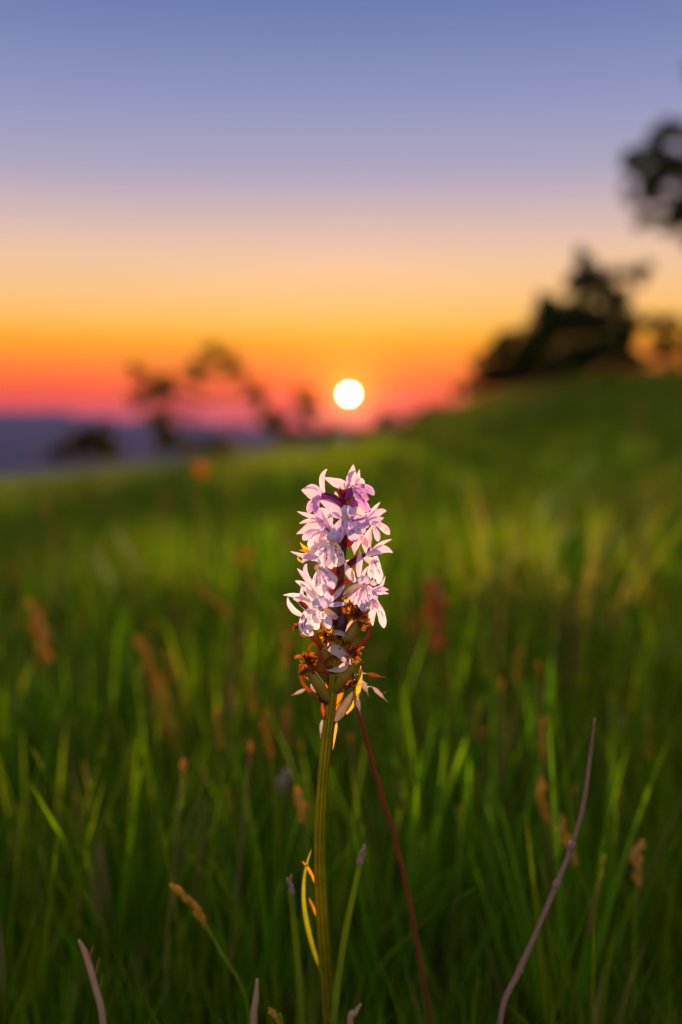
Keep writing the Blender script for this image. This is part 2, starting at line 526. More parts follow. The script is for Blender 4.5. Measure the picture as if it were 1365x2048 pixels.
def sinh_axis(a, b, k, n):
    t = np.linspace(-1, 1, n)
    s = np.sinh(t * k) / math.sinh(k)
    return np.where(s < 0, -s * a, s * b)


xs = sinh_axis(-1900, 1900, 8.5, 130)
ys = np.concatenate([[-60, -30, -15, -8, -4, -2, -1], np.linspace(-.5, 3, 29), np.linspace(3.2, 24, 75), 24 * np.exp(np.linspace(0.03, math.log(3000 / 24), 60))])
X, Yg = np.meshgrid(xs, ys)
Z = ground(X, Yg)
nx, ny = len(xs), len(ys)
gv = np.stack([X.ravel(), Yg.ravel(), Z.ravel()], 1)
gf = [(j * nx + i, j * nx + i + 1, (j + 1) * nx + i + 1, (j + 1) * nx + i) for j in range(ny - 1) for i in range(nx - 1)]
turf = mesh_obj('ground', gv, gf, M_TURF)
turf['kind'] = 'structure'

# distant ridge across the valley: a solid landform, higher to the left
hv, hf = [], []
NXH, NYH = 120, 14
for i in range(NXH + 1):
    x = -1800 + 3600 * i / NXH
    a = x / 2700.0
    top = H + 2700 * (0.0 + 0.017 / (1 + math.exp((a + 0.20) / 0.05)) + 0.0016 * math.sin(x * .006) + 0.0012 * math.sin(x * .017 + 2) - 0.004)
    for j in range(NYH + 1):
        u = j / NYH
        s = math.sin(u * math.pi) ** 0.8
        hv.append((x, 2350 + 600 * u, -185 + (top + 185) * s + 5 * s * math.sin(x * .05 + u * 9) * math.sin(u * 21)))
for i in range(NXH):
    for j in range(NYH):
        a = i * (NYH + 1) + j
        hf.append((a, a + NYH + 1, a + NYH + 2, a + 1))
hills = mesh_obj('hills', hv, hf, M_HILL)
hills['kind'] = 'structure'

# evening haze filling the valley and the air over the meadow
hz = [(x, y, z) for z in (-230, 46) for (x, y) in ((-2000, -120), (2000, -120), (2000, 3150), (-2000, 3150))]
mh, t_, N_, K_ = new_mat('haze_air')
pv = N_('ShaderNodeVolumePrincipled'); pv.inputs['Density'].default_value = HAZE; pv.inputs['Color'].default_value = (.28, .25, .92, 1); pv.inputs['Anisotropy'].default_value = 0.0
K_(pv.outputs[0], N_('ShaderNodeOutputMaterial').inputs['Volume'])
haze = mesh_obj('haze', hz, [(3, 2, 1, 0), (4, 5, 6, 7), (0, 1, 5, 4), (1, 2, 6, 5), (2, 3, 7, 6), (3, 0, 4, 7)], mh, None, False)
haze['kind'] = 'stuff'; tag(haze, 'thin violet evening haze lying over the valley', 'haze')

# ------------------------------------------------------------------ meadow grass (uncountable): tuft meshes instanced by geometry nodes
tufts = bpy.data.collections.new('tuft_sources')


def blade(mb, base, h, w, lean, az, bend, seg=5, mat=0, mats=None):
    d = Vector((math.cos(az), math.sin(az), 0))
    side = Vector((-math.sin(az + rng.uniform(-.8, .8)), math.cos(az), 0)).normalized()
    n = len(mb.v)
    vs, fs = [], []
    for k in range(seg + 1):
        t = k / seg
        c = Vector(base) + Vector((0, 0, 1)) * h * t * (1 - .25 * bend * t) + d * h * (lean * t + bend * t * t * .6)
        ww = w * .5 * (prof('blade', t))
        vs += [c - side * ww, c + Vector((0, 0, 0)) - d * ww * .35, c + side * ww]
    for k in range(seg):
        a = k * 3
        fs += [(a, a + 1, a + 4, a + 3), (a + 1, a + 2, a + 5, a + 4)]
    mb.add(vs, fs)
    if mats is not None: mats += [mat] * len(fs)


def finish_tuft(name, mb, mats, ml):
    me = bpy.data.meshes.new(name); me.from_pydata([tuple(p) for p in mb.v], [], mb.f)
    for m in ml: me.materials.append(m)
    me.polygons.foreach_set('material_index', mats)
    me.polygons.foreach_set('use_smooth', [True] * len(mats))
    o = bpy.data.objects.new(name, me); tufts.objects.link(o)


ML = [M_GRASS, M_GRASSDRY, M_TUFTSEED]
for k in range(8):                      # a_*: leafy tufts
    mb, mats = MB(), []
    for q in range(17):
        az = rng.uniform(0, 6.28); rr = rng.uniform(0, .02)
        blade(mb, (rr * math.cos(az), rr * math.sin(az), -.01), rng.uniform(.11, .21), rng.uniform(.0024, .0055), rng.uniform(.02, .28), rng.uniform(0, 6.28), rng.uniform(0, .5), 5, 1 if rng.random() < .05 else 0, mats)
    finish_tuft('a_tuft_%d' % k, mb, mats, ML)
for k in range(4):                      # b_*: tufts with flowering culms and seed heads
    mb, mats = MB(), []
    for q in range(12):
        az = rng.uniform(0, 6.28); rr = rng.uniform(0, .02)
        blade(mb, (rr * math.cos(az), rr * math.sin(az), -.01), rng.uniform(.09, .17), rng.uniform(.0015, .003), rng.uniform(.02, .28), rng.uniform(0, 6.28), rng.uniform(0, .4), 5, 0, mats)
    for q in range(2):
        az = rng.uniform(0, 6.28); ln = rng.uniform(.0, .2); hh = rng.uniform(.13, .23)
        b = Vector((rng.uniform(-.02, .02), rng.uniform(-.02, .02), -.01)); d = Vector((math.cos(az), math.sin(az), 0))
        top = b + Vector((0, 0, hh)) + d * hh * ln
        v, f, u = tube([b, (b + top) / 2 + d * .004, top], [.0007, .0006, .0004], 4, 4)
        mb.add(v, f); mats += [1 if k % 2 else 0] * len(f)
        if k < 2:
            v, f, u = ellipsoid(top, (top - b).normalized() * rng.uniform(.002, .004), rng.uniform(.0012, .002), 6, 5)
            mb.add(v, f); mats += [2] * len(f)
        else:
            for s in range(9):
                tt = top - (top - b).normalized() * (.003 * s)
                v, f, u = ellipsoid(tt + Vector((rng.uniform(-.002, .002), rng.uniform(-.002, .002), 0)), Vector((rng.uniform(-.5, .5), rng.uniform(-.5, .5), 1)).normalized() * .003, .0011, 5, 4)
                mb.add(v, f); mats += [2] * len(f)
    finish_tuft('b_tuft_%d' % k, mb, mats, ML)

for k in range(3):                      # c_*: dry tawny tufts
    mb, mats = MB(), []
    for q in range(14):
        az = rng.uniform(0, 6.28); rr = rng.uniform(0, .02)
        blade(mb, (rr * math.cos(az), rr * math.sin(az), -.01), rng.uniform(.10, .20), rng.uniform(.002, .004), rng.uniform(.02, .3), rng.uniform(0, 6.28), rng.uniform(0, .5), 5, 1 if q % 3 else 0, mats)
    finish_tuft('c_tuft_%d' % k, mb, mats, ML)

pts, rots, scl, idx = [], [], [], []


def patch(x, y):
    # slow wandering of the sward between lush and dry
    return .5 + .25 * math.sin(1.3 * x + .9 * y + 1.0) * math.sin(.8 * y - .6 * x) + .25 * math.sin(2.7 * x - 1.1 * y + 2.0)


def sow(y0, y1, spacing, sc0, sc1, pb, margin=.45, xmax=1e9):
    y = y0
    while y < y1:
        hw = min(.40 * y + margin, xmax)
        x = -hw
        while x < hw:
            px, py = x + rng.uniform(-.5, .5) * spacing, y + rng.uniform(-.5, .5) * spacing
            dd = max(0.0, 1 - abs(px - 0.0) / .035) if py < .39 else 0
            if py > .50 or (py > .41 and rng.random() < .4):
                pts.append((px, py, 0)); rots.append((rng.uniform(-.1, .1), rng.uniform(-.1, .1), rng.uniform(0, 6.28)))
                pt = patch(px, py)
                scl.append(rng.uniform(sc0, sc1) * (.8 + .4 * pt))
                dry = max(0, pt - .55) * 1.3 * min(1, max(0, py - 1.0) / 3) + max(0, pt - .25) * .6 * min(1, max(0, py - 6.0) / 5)
                idx.append(12 + rng.randrange(3) if rng.random() < dry else 8 + rng.randrange(4) if rng.random() < pb else rng.randrange(8))
            x += spacing
        y += spacing


sow(.40, 1.2, .040, .62, .95, .24)
sow(1.2, 3.0, .05, .75, 1.15, .2)
sow(3.0, 7.0, .085, .9, 1.4, .22, .8)
sow(7.0, 16.0, .14, 1.0, 1.6, .45, 1.5)  # more seed-head tufts towards the crest, their warm colour imitating sun flare
for k in range(5200):                   # short undergrowth between the tufts
    py = .36 + 1.2 * rng.random() ** 1.3; px = rng.uniform(-1, 1) * (.4 * py + .25)
    pts.append((px, py, 0)); rots.append((rng.uniform(-.25, .25), rng.uniform(-.25, .25), rng.uniform(0, 6.28))); scl.append(rng.uniform(.28, .55)); idx.append(rng.randrange(8))
P = np.array(pts); P[:, 2] = ground(P[:, 0], P[:, 1])
me = bpy.data.meshes.new('meadow_grass'); me.from_pydata(P.tolist(), [], [])
for nm, ty, data in (('rot', 'FLOAT_VECTOR', np.array(rots, 'f').ravel()), ('scl', 'FLOAT', np.array(scl, 'f')), ('pick', 'INT', np.array(idx, 'i'))):
    at_ = me.attributes.new(nm, ty, 'POINT')
    at_.data.foreach_set('vector' if ty == 'FLOAT_VECTOR' else 'value', data)
grass = link(bpy.data.objects.new('meadow_grass', me))
grass['kind'] = 'stuff'; tag(grass, 'green meadow grass covering the whole hillside', 'grass')
ng = bpy.data.node_groups.new('sow_grass', 'GeometryNodeTree')
ng.interface.new_socket('Geometry', in_out='INPUT', socket_type='NodeSocketGeometry')
ng.interface.new_socket('Geometry', in_out='OUTPUT', socket_type='NodeSocketGeometry')
G = ng.nodes.new
gi, go = G('NodeGroupInput'), G('NodeGroupOutput')
ci = G('GeometryNodeCollectionInfo'); ci.inputs['Collection'].default_value = tufts
ci.inputs['Separate Children'].default_value = True; ci.inputs['Reset Children'].default_value = True
iop = G('GeometryNodeInstanceOnPoints'); iop.inputs['Pick Instance'].default_value = True


def named(nm, ty):
    n = G('GeometryNodeInputNamedAttribute'); n.data_type = ty; n.inputs['Name'].default_value = nm
    return n.outputs['Attribute']


ng.links.new(gi.outputs[0], iop.inputs['Points']); ng.links.new(ci.outputs[0], iop.inputs['Instance'])
ng.links.new(named('pick', 'INT'), iop.inputs['Instance Index'])
ng.links.new(named('rot', 'FLOAT_VECTOR'), iop.inputs['Rotation'])
ng.links.new(named('scl', 'FLOAT'), iop.inputs['Scale'])
ng.links.new(iop.outputs[0], go.inputs[0])
md = grass.modifiers.new('sow', 'NODES'); md.node_group = ng
print('grass tufts', len(pts))

# ------------------------------------------------------------------ trees and shrubs
def leaf_cloud(lobes, n_per, size, seed, needle=False):
    """leaf-sized faces spread through irregular lobes; lobes: (centre, (rx,ry,rz), density)"""
    r = np.random.RandomState(seed)
    vs, fs = [], []
    for c, rad, dens in lobes:
        # each lobe breaks into clumps with air between them
        ncl = max(7, int(13 * dens))
        for q in range(ncl):
            d = r.normal(size=3); d /= np.linalg.norm(d); cc = np.array(c) + d * np.array(rad) * r.uniform(.1, 1.15)
            cr = np.array(rad) * r.uniform(.10, .34)
            m = int(n_per * (3.1 if dens > 1 else 2.4) * dens / ncl)
            for k in range(m):
                e = r.normal(size=3); e /= np.linalg.norm(e); p = cc + e * cr * r.uniform(0, 1) ** .5
                t = r.normal(size=3); t /= np.linalg.norm(t)
                s = np.cross(t, r.normal(size=3)); s /= np.linalg.norm(s) + 1e-9
                l = size * r.uniform(.6, 1.3); w = l * (.22 if needle else .5)
                b = len(vs)
                vs += [p, p + t * l * .5 + s * w * .5, p + t * l, p + t * l * .5 - s * w * .5]
                fs.append((b, b + 1, b + 2, b + 3))
    return vs, fs


def tree(name, label, cat, Y, base, lobes, mat, size, n_per, trunk_r, seed, needle=False, group=None):
    """base: picture position of the foot; lobes: (px, py, rx, ry, density, depth offset m)"""
    r = random.Random(seed)
    k = Y / FPX
    b = at(base[0], base[1], Y); b.z = gz(b.x, Y) - .05
    root = thing(name, label, cat, b, group)
    L3 = []
    for (px, py, rx, ry, den, dy) in lobes:
        c = at(px, py, Y + dy)
        L3.append((c, (rx * k, (rx + ry) * .5 * k, ry * k), den))
    mb = MB()
    topc = max((c for c, _, _ in L3), key=lambda c: c.z)
    mean = sum((c for c, _, _ in L3), Vector()) / len(L3)
    sp = [b, b.lerp(mean, .35) + Vector((r.uniform(-.05, .05), r.uniform(-.05, .05), 0)), b.lerp(mean, .75), topc]
    v, f, u = tube(sp, [trunk_r, trunk_r * .8, trunk_r * .5, trunk_r * .12], 8, 14); mb.add(v, f, u)
    cl = catmull(sp, 20)
    for c, rad, den in L3:
        cand = [p for p in cl if p.z < c.z + .1 * rad[2]] or [cl[2]]
        s = min(cand, key=lambda p: (p - c).length)
        for q in range(3):
            e = c + Vector((r.uniform(-1, 1) * rad[0], r.uniform(-1, 1) * rad[1], r.uniform(-.3, 1) * rad[2])) * .75
            mm = s.lerp(e, .5) + Vector((r.uniform(-.1, .1), r.uniform(-.1, .1), r.uniform(-.1, .02))) * (e - s).length
            v, f, u = tube([s, mm, e], [trunk_r * .38, trunk_r * .22, trunk_r * .05], 6, 8); mb.add(v, f, u)
            for w in range(2):
                e2 = mm.lerp(e, r.uniform(.3, 1)) + Vector((r.uniform(-1, 1) * rad[0], r.uniform(-1, 1) * rad[1], r.uniform(-.5, 1) * rad[2])) * .4
                v, f, u = tube([mm, mm.lerp(e2, .5) + Vector((0, 0, .03)), e2], [trunk_r * .18, trunk_r * .1, trunk_r * .03], 5, 5); mb.add(v, f, u)
    mb.build('trunk', M_BARK, root, b)
    vs, fs = leaf_cloud(L3, n_per, size, seed, needle)
    mesh_obj('crown', vs, fs, mat, root, False, None, b)
    return root


tree('conifer_shrub', 'tall dense dark conifer shrub with a spiky top on the hill crest', 'shrub', 12.6, (1165, 775), [
    (1163, 515, 12, 40, .6, 0), (1172, 570, 34, 36, 1.6, 0), (1195, 640, 66, 52, 3.2, .1), (1130, 650, 58, 56, 3.0, -.1), (1238, 590, 28, 26, 1.0, .1),
    (1280, 545, 30, 20, .8, .2), (1170, 715, 105, 52, 4.2, 0), (1250, 680, 42, 50, 1.6, .2), (1100, 615, 30, 30, 1.0, 0), (1215, 560, 18, 20, .6, 0)], M_NEEDLE, .07, 950, .06, 3, True)
tree('conifer_shrub', 'low dark shrub sloping down beside the tall conifer shrub', 'shrub', 12.9, (1050, 795), [
    (1050, 690, 50, 46, 2.4, 0), (1085, 640, 32, 34, 1.4, .1), (1005, 735, 46, 40, 2.2, 0), (1075, 745, 70, 40, 2.6, -.1), (995, 690, 20, 22, .7, 0)], M_NEEDLE, .07, 850, .035, 4, True)
tree('small_bush', 'small thin bush at the foot of the hill crest shrubs', 'bush', 13.2, (955, 815), [
    (965, 740, 28, 30, .9, 0), (930, 778, 30, 22, .9, 0), (985, 770, 26, 26, 1.1, 0)], M_BROAD, .06, 480, .02, 5)
tree('thin_bush', 'open thin bush with sky gaps between the dark conifer shrub and the pine', 'bush', 12.4, (1330, 785), [
    (1330, 645, 36, 14, .9, 0), (1310, 700, 18, 40, .8, 0), (1350, 700, 18, 46, .9, 0), (1290, 650, 22, 12, .6, 0), (1262, 735, 18, 26, .8, 0), (1400, 690, 46, 66, 1.6, .2)], M_BROAD, .06, 480, .03, 6)
tree('pine_tree', 'tall pine reaching in with feathery dark branches over the hillside', 'tree', 10.5, (1640, 800), [
    (1330, 325, 50, 56, 1.3, 0), (1262, 325, 34, 26, .6, -.1), (1345, 265, 34, 30, .9, .1), (1300, 385, 44, 32, 1.0, .1), (1345, 430, 40, 28, 1.0, .2), (1300, 435, 32, 16, .6, .2),
    (1400, 380, 60, 60, 1.6, 0), (1450, 250, 70, 70, 1.5, .3), (1420, 130, 60, 60, 1.0, -.2), (1560, 200, 100, 90, 1.4, .4), (1560, 60, 90, 90, 1.3, 0), (1640, -80, 90, 90, 1.2, .1),
    (1700, 250, 110, 100, 1.4, -.3), (1520, 420, 100, 60, 1.2, .2), (1720, 80, 100, 100, 1.3, .2), (1400, 480, 50, 24, .6, .1)], M_NEEDLE, .075, 700, .13, 8, True)
tree('thin_tree', 'sparse tree with feathery crown standing next to the dark rounded bush', 'tree', 18.0, (330, 935), [
    (432, 700, 32, 24, .8, 0), (470, 740, 40, 34, .7, .2), (400, 745, 34, 30, .8, 0), (335, 775, 34, 26, 1.2, 0), (285, 790, 34, 30, 1.0, 0), (275, 745, 22, 18, .6, 0),
    (320, 835, 36, 32, 1.6, 0), (345, 885, 50, 28, 1.8, 0), (515, 790, 34, 36, .7, 0), (440, 890, 60, 22, 1.6, 0), (530, 850, 26, 34, .8, 0)], M_BROAD, .08, 360, .05, 9)
tree('dark_bush', 'dark rounded bush below the sparse tree on the crest', 'bush', 19.0, (180, 945), [
    (195, 870, 32, 28, 1.7, 0), (160, 890, 36, 26, 1.7, 0), (120, 908, 32, 18, 1.2, 0), (215, 905, 32, 22, 1.5, 0)], M_BROAD, .08, 800, .04, 10)
tree('thin_shrub', 'thin upright shrub between the sparse tree and the setting sun', 'shrub', 17.0, (590, 910), [
    (600, 785, 30, 32, .45, 0), (560, 830, 32, 28, .5, 0), (628, 825, 32, 28, .4, 0), (590, 870, 66, 26, 1.0, 0), (655, 866, 40, 20, .5, 0)], M_BROAD, .08, 400, .03, 12)
tree('thin_shrub', 'low spreading shrub below the setting sun at the foot of the grassy hill', 'shrub', 16.5, (800, 895), [
    (775, 836, 28, 22, .5, 0), (830, 838, 34, 24, .5, 0), (715, 868, 44, 16, .6, 0), (800, 866, 70, 20, .9, 0), (870, 825, 30, 22, .5, 0)], M_BROAD, .08, 400, .03, 13)

# ------------------------------------------------------------------ the orchid
U = 0.17e-3


def O(px, py, d=0.0): return at(px, py, D + d * U)


orchid = thing('spotted_orchid', 'flowering spotted orchid with pale purple blooms in sharp focus', 'flower', at(660, 2048, D + 250 * U))
orchid.location.z = gz(orchid.location.x, orchid.location.y)
ob = orchid.location.copy()
stem_px = [(664, 2130, 235), (660, 2048, 205), (652, 1930, 155), (643, 1800, 100), (640, 1700, 64), (645, 1580, 28), (655, 1470, 8), (664, 1400, 0), (669, 1330, 0), (674, 1250, 0)]
v, f, u = tube([Vector((ob.x, ob.y, ob.z - .01))] + [O(*p) for p in stem_px], [15 * U, 14.5 * U, 14 * U, 13 * U, 12 * U, 11.5 * U, 10.8 * U, 10.5 * U, 10 * U, 9.5 * U, 8.5 * U], 18, 60, ridges=1)
stem = mesh_obj('stem', v, f, M_STEM, orchid, True, u, ob)
v, f, u = tube([O(673.6, 1260), O(678, 1190), O(683, 1130), O(688, 1080), O(690, 1030), O(689, 985)], [8.6 * U, 8.4 * U, 8 * U, 7.5 * U, 6 * U, 2.5 * U], 14, 30, ridges=1)
mesh_obj('stem_top', v, f, M_STEMTOP, orchid, True, u, O(673.6, 1260))

VIO, LAV, PAL, WHI = (.52, .24, .66, 1), (.60, .44, .78, 1), (.72, .57, .80, 1), (.84, .77, .86, 1)
PK = (.82, .62, .72, 1)
HOODC = (.56, .50, .76, 1)
sd_ = [100]


def face_rand(tilt):
    r = random.Random(sd_[0] * 3 + 1)
    return (r.uniform(-tilt, tilt), -1, r.uniform(-tilt, tilt) + .15)


def flower(center, color, parts, column=None, hood=None, ovary=None):
    """center (px,py,d). parts: tuples (name, bx,by,bd, tx,ty,td, w, opts)"""
    c = O(*center)
    mb = MB()
    # column and ovary: the core that carries the petals
    if column:
        cx, cy, cd = column
        v, f, u = ellipsoid(O(cx, cy, cd), Vector((0, -.2, .9)) * 7 * U, 5 * U, 10, 8); mb.add(v, f, u)
        v, f, u = ellipsoid(O(cx, cy + 5, cd - 4), Vector((1, 0, 0)) * 3 * U, 2.2 * U, 8, 6); mb.add(v, f, u)
    if ovary:
        v, f, u = tube([O(*p) for p in ovary], [3.5 * U, 6.5 * U, 4 * U][:max(2, len(ovary))] if len(ovary) <= 3 else [3 * U] * len(ovary), 10, 10); mb.add(v, f, u)
    if not mb.v:
        v, f, u = ellipsoid(c, Vector((0, 0, 1)) * 6 * U, 4 * U, 8, 6); mb.add(v, f, u)
    core = mb.build('flower', M_COLUMN if column else M_MAROON, orchid, c)
    if hood:
        hx, hy, hdp, rx, ry, rz = hood[:6]
        hc = O(hx, hy, hdp); tipx = hood[6] if len(hood) > 6 else 0.0
        vs, fs, uvs = [], [], []
        na, nb = 14, 10
        for i in range(nb + 1):
            b = .08 + (1.85 - .08) * i / nb
            for j in range(na + 1):
                a = (j / na * 2 - 1) * 1.9
                sag = max(0, i / nb - .6) * (1 - abs(j / na * 2 - 1)) * .55
                x = rx * math.sin(a) * math.sin(b) * (1 - .12 * i / nb); y = -rz * math.cos(a) * math.sin(b); z = ry * (math.cos(b) - sag)
                wob = 1 + .05 * math.sin(3 * a + i) + .04 * math.sin(5 * a - i * 1.3)
                vs.append(hc + Vector((x * wob + tipx * (i / nb) ** 2, y * wob, z * wob)) * U); uvs.append((.2 + .6 * i / nb, j / na))
        for i in range(nb):
            for j in range(na):
                q = i * (na + 1) + j; fs.append((q, q + 1, q + na + 2, q + na + 1))
        mesh_obj('hood', vs, fs, M_PETAL, core, True, uvs, hc, HOODC)
    for p in parts:
        nm, bx, by, bd, tx, ty, td, w = p[:8]
        o = p[8] if len(p) > 8 else {}
        sd_[0] += 1
        b3, t3 = O(bx, by, bd), O(tx, ty, td)
        if 'mid' in o:
            m = o['mid']; m3 = O(*m) if len(m) == 3 else O(m[0], m[1], (bd + td) / 2)
        else:
            m3 = (b3 + t3) * .5 + Vector((0, -1, 0)) * U * .06 * (t3 - b3).length / U
        kind = o.get('kind', 'lobe' if nm == 'lip' else 'sepal')
        v, f, u = petal(b3, m3, t3, w * (1.0 if nm == 'lip' else .92) * U, o.get('face', face_rand(.45)), kind, o.get('cup', rng.uniform(.1, .4)), .05, o.get('curl', rng.uniform(-.05, .18)), 14, 6, sd_[0], o.get('twist', rng.uniform(-.5, .5)))
        if nm == 'spur':
            v, f, u = tube([b3, m3, t3], [w * .5 * U, w * .5 * U, w * .38 * U], 10, 10)
            mesh_obj('spur', v, f, M_SPUR, core, True, u, b3)
            continue
        cc = o.get('col', color)
        jit = random.Random(sd_[0]).uniform(-.05, .05)
        cc = tuple(max(0, min(.92, x + jit)) for x in cc[:3]) + (1,)
        mesh_obj(nm, v, f, M_LIP if nm == 'lip' else M_PETAL, core, True, u, b3, cc)
    return core


def lips(b, lobes, d0):
    """a lip of several lobes fanning from one throat"""
    return [('lip', b[0] + (t[0] - b[0]) * .02, b[1], d0, t[0], t[1], d0 + t[2], t[3], dict(kind='lobe', cup=-.15)) for t in lobes]


# A: top left flower, seen from the side
flower((643, 988, -8), VIO, [
    ('sepal', 650, 990, -4, 655, 938, -6, 13, dict(mid=(645, 958), col=PK)),
    ('sepal', 644, 995, -2, 604, 980, -10, 26, dict(mid=(622, 985), col=PK, cup=.3)),
    ('petal', 646, 987, -8, 608, 979, -12, 11, dict(mid=(627, 973), col=LAV)),
    ('lip', 641, 992, -12, 618, 1026, -22, 18, dict(mid=(627, 1006))),
    ('lip', 643, 994, -10, 632, 1026, -20, 14, dict(mid=(634, 1008))),
    ('spur', 643, 991, -6, 690, 1012, -2, 12, dict(mid=(668, 999))),
], ovary=[(689, 1006, 4), (668, 994, -2), (648, 988, -6)])
# B: top right flower
flower((705, 975, -8), VIO, [
    ('sepal', 702, 973, -4, 650, 955, -10, 22, dict(mid=(677, 967), col=PK, face=(0, -1, .3))),
    ('sepal', 704, 973, -2, 707, 929, 2, 19, dict(mid=(705, 952), col=PK)),
    ('petal', 699, 973, -9, 712, 941, -9, 12, dict(mid=(699, 954), col=LAV)),
    ('petal', 711, 970, -7, 719, 939, -7, 10, dict(mid=(716, 956), col=PK)),
    ('sepal', 711, 969, -4, 729, 976, -10, 14, dict(mid=(722, 962), col=PK)),
    ('lip', 704, 975, -14, 749, 990, -28, 17, dict(mid=(728, 976))),
    ('lip', 707, 977, -15, 737, 1000, -24, 20, dict(mid=(722, 987))),
    ('lip', 709, 980, -14, 741, 1024, -24, 17, dict(mid=(721, 1001), twist=.3)),
    ('spur', 704, 980, -7, 690, 1000, -2, 14, {}),
], ovary=[(690, 1000, 2), (698, 986, 0), (704, 976, -4)])
# top buds
for (bx, by, tx, ty, w, m, c) in ((676, 1000, 671, 983, 8, M_PETAL, PK), (684, 1000, 680, 972, 9, M_MAROON, None), (690, 992, 697, 968, 9, M_MAROON, None), (689, 976, 689, 963, 3, M_REDBRACT, None), (690, 1000, 676, 975, 8, M_REDBRACT, None)):
    sd_[0] += 1
    v, f, u = petal(O(bx, by, -2), O((bx + tx) / 2, (by + ty) / 2, -4), O(tx, ty, -2), w * U, face_rand(.3), 'sepal', .5, .03, 0, 10, 6, sd_[0])
    mesh_obj('bud', v, f, m, orchid, True, u, O(bx, by, -2), c)
# magenta spur standing under B
# C: centre top, facing the lens
flower((692, 1030, -24), LAV, [
    ('sepal', 683, 1034, -18, 640, 1002, -20, 24, dict(mid=(663, 1012), col=PAL)),
    ('sepal', 682, 1036, -20, 654, 1038, -26, 13, dict(mid=(668, 1030), col=LAV)),
    ('sepal', 706, 1036, -16, 737, 1036, -22, 18, dict(mid=(716, 1022), col=PK)),
    ('petal', 706, 1038, -14, 742, 1018, -20, 8, dict(mid=(728, 1034), col=PAL)),
    ('lip', 694, 1038, -30, 712, 1084, -40, 26, dict(mid=(702, 1058))),
    ('lip', 690, 1038, -30, 678, 1086, -36, 27, dict(mid=(680, 1060))),
    ('lip', 698, 1038, -30, 739, 1052, -36, 27, dict(mid=(718, 1041))),
    ('lip', 697, 1040, -29, 730, 1066, -34, 24, dict(mid=(714, 1052))),
    ('spur', 704, 1026, -8, 711, 1000, -4, 16, {}),
], column=(694, 1036, -27), hood=(693, 1024, -24, 15, 13, 16, 4), ovary=[(690, 1046, 0), (692, 1034, -8), (693, 1028, -16)])
# D: right
flower((738, 1042, -10), PAL, [
    ('sepal', 731, 1040, -8, 761, 1004, -12, 10, dict(mid=(748, 1020), col=PK)),
    ('sepal', 735, 1040, -12, 773, 1023, -16, 18, dict(mid=(756, 1024))),
    ('sepal', 733, 1046, -14, 768, 1036, -20, 18, dict(mid=(750, 1041), col=LAV)),
    ('lip', 745, 1044, -14, 780, 1069, -22, 15, dict(mid=(764, 1052), col=PK)),
    ('lip', 744, 1046, -14, 756, 1083, -20, 13, dict(mid=(753, 1064), col=PAL)),
    ('petal', 722, 1058, -6, 708, 1060, -8, 14, dict(col=PK)),
], ovary=[(692, 1066, 2), (716, 1052, -4), (736, 1043, -10)])
# E: left
flower((643, 1050, -12), PAL, [
    ('sepal', 648, 1044, -8, 595, 1023, -12, 11, dict(mid=(622, 1033), col=PK)),
    ('sepal', 648, 1043, -10, 599, 1047, -16, 12, dict(mid=(624, 1041), col=PK)),
    ('sepal', 650, 1050, -12, 594, 1069, -16, 24, dict(mid=(624, 1053), col=PK)),
    ('petal', 664, 1070, -12, 627, 1000, -16, 22, dict(mid=(641, 1036), col=LAV, face=(.3, -1, 0))),
    ('petal', 660, 1056, -14, 641, 1016, -18, 22, dict(mid=(655, 1032), col=PK, face=(-.2, -1, .2))),
    ('lip', 648, 1064, -14, 606, 1080, -20, 18, dict(mid=(626, 1066), col=PAL)),
    ('lip', 652, 1064, -14, 628, 1106, -20, 26, dict(mid=(634, 1080), col=PK)),
    ('lip', 654, 1062, -16, 648, 1090, -22, 26, dict(col=PK)),
], ovary=[(685, 1090, 0), (668, 1072, -6), (650, 1056, -10)])
# F: front, left of the stem
flower((665, 1080, -30), PAL, [
    ('sepal', 669, 1074, -24, 665, 1046, -24, 14, dict(col=PAL)),
    ('sepal', 672, 1078, -24, 690, 1044, -22, 22, dict(mid=(684, 1064), col=VIO)),
    ('petal', 652, 1080, -24, 640, 1094, -26, 18, dict(col=PK)),
    ('lip', 662, 1090, -36, 622, 1108, -36, 24, dict(mid=(642, 1096), col=WHI)),
    ('lip', 662, 1092, -37, 646, 1136, -44, 30, dict(mid=(652, 1112), col=WHI)),
    ('lip', 665, 1092, -37, 683, 1128, -38, 30, dict(mid=(675, 1108), col=WHI)),
    ('lip', 664, 1092, -38, 664, 1138, -46, 28, dict(mid=(662, 1114), col=WHI)),
    ('petal', 668, 1132, -30, 690, 1124, -20, 10, dict(col=PAL)),
], column=(663, 1085, -35), hood=(667, 1076, -30, 15, 10, 15), ovary=[(686, 1116, 0), (676, 1098, -14), (668, 1082, -26)])
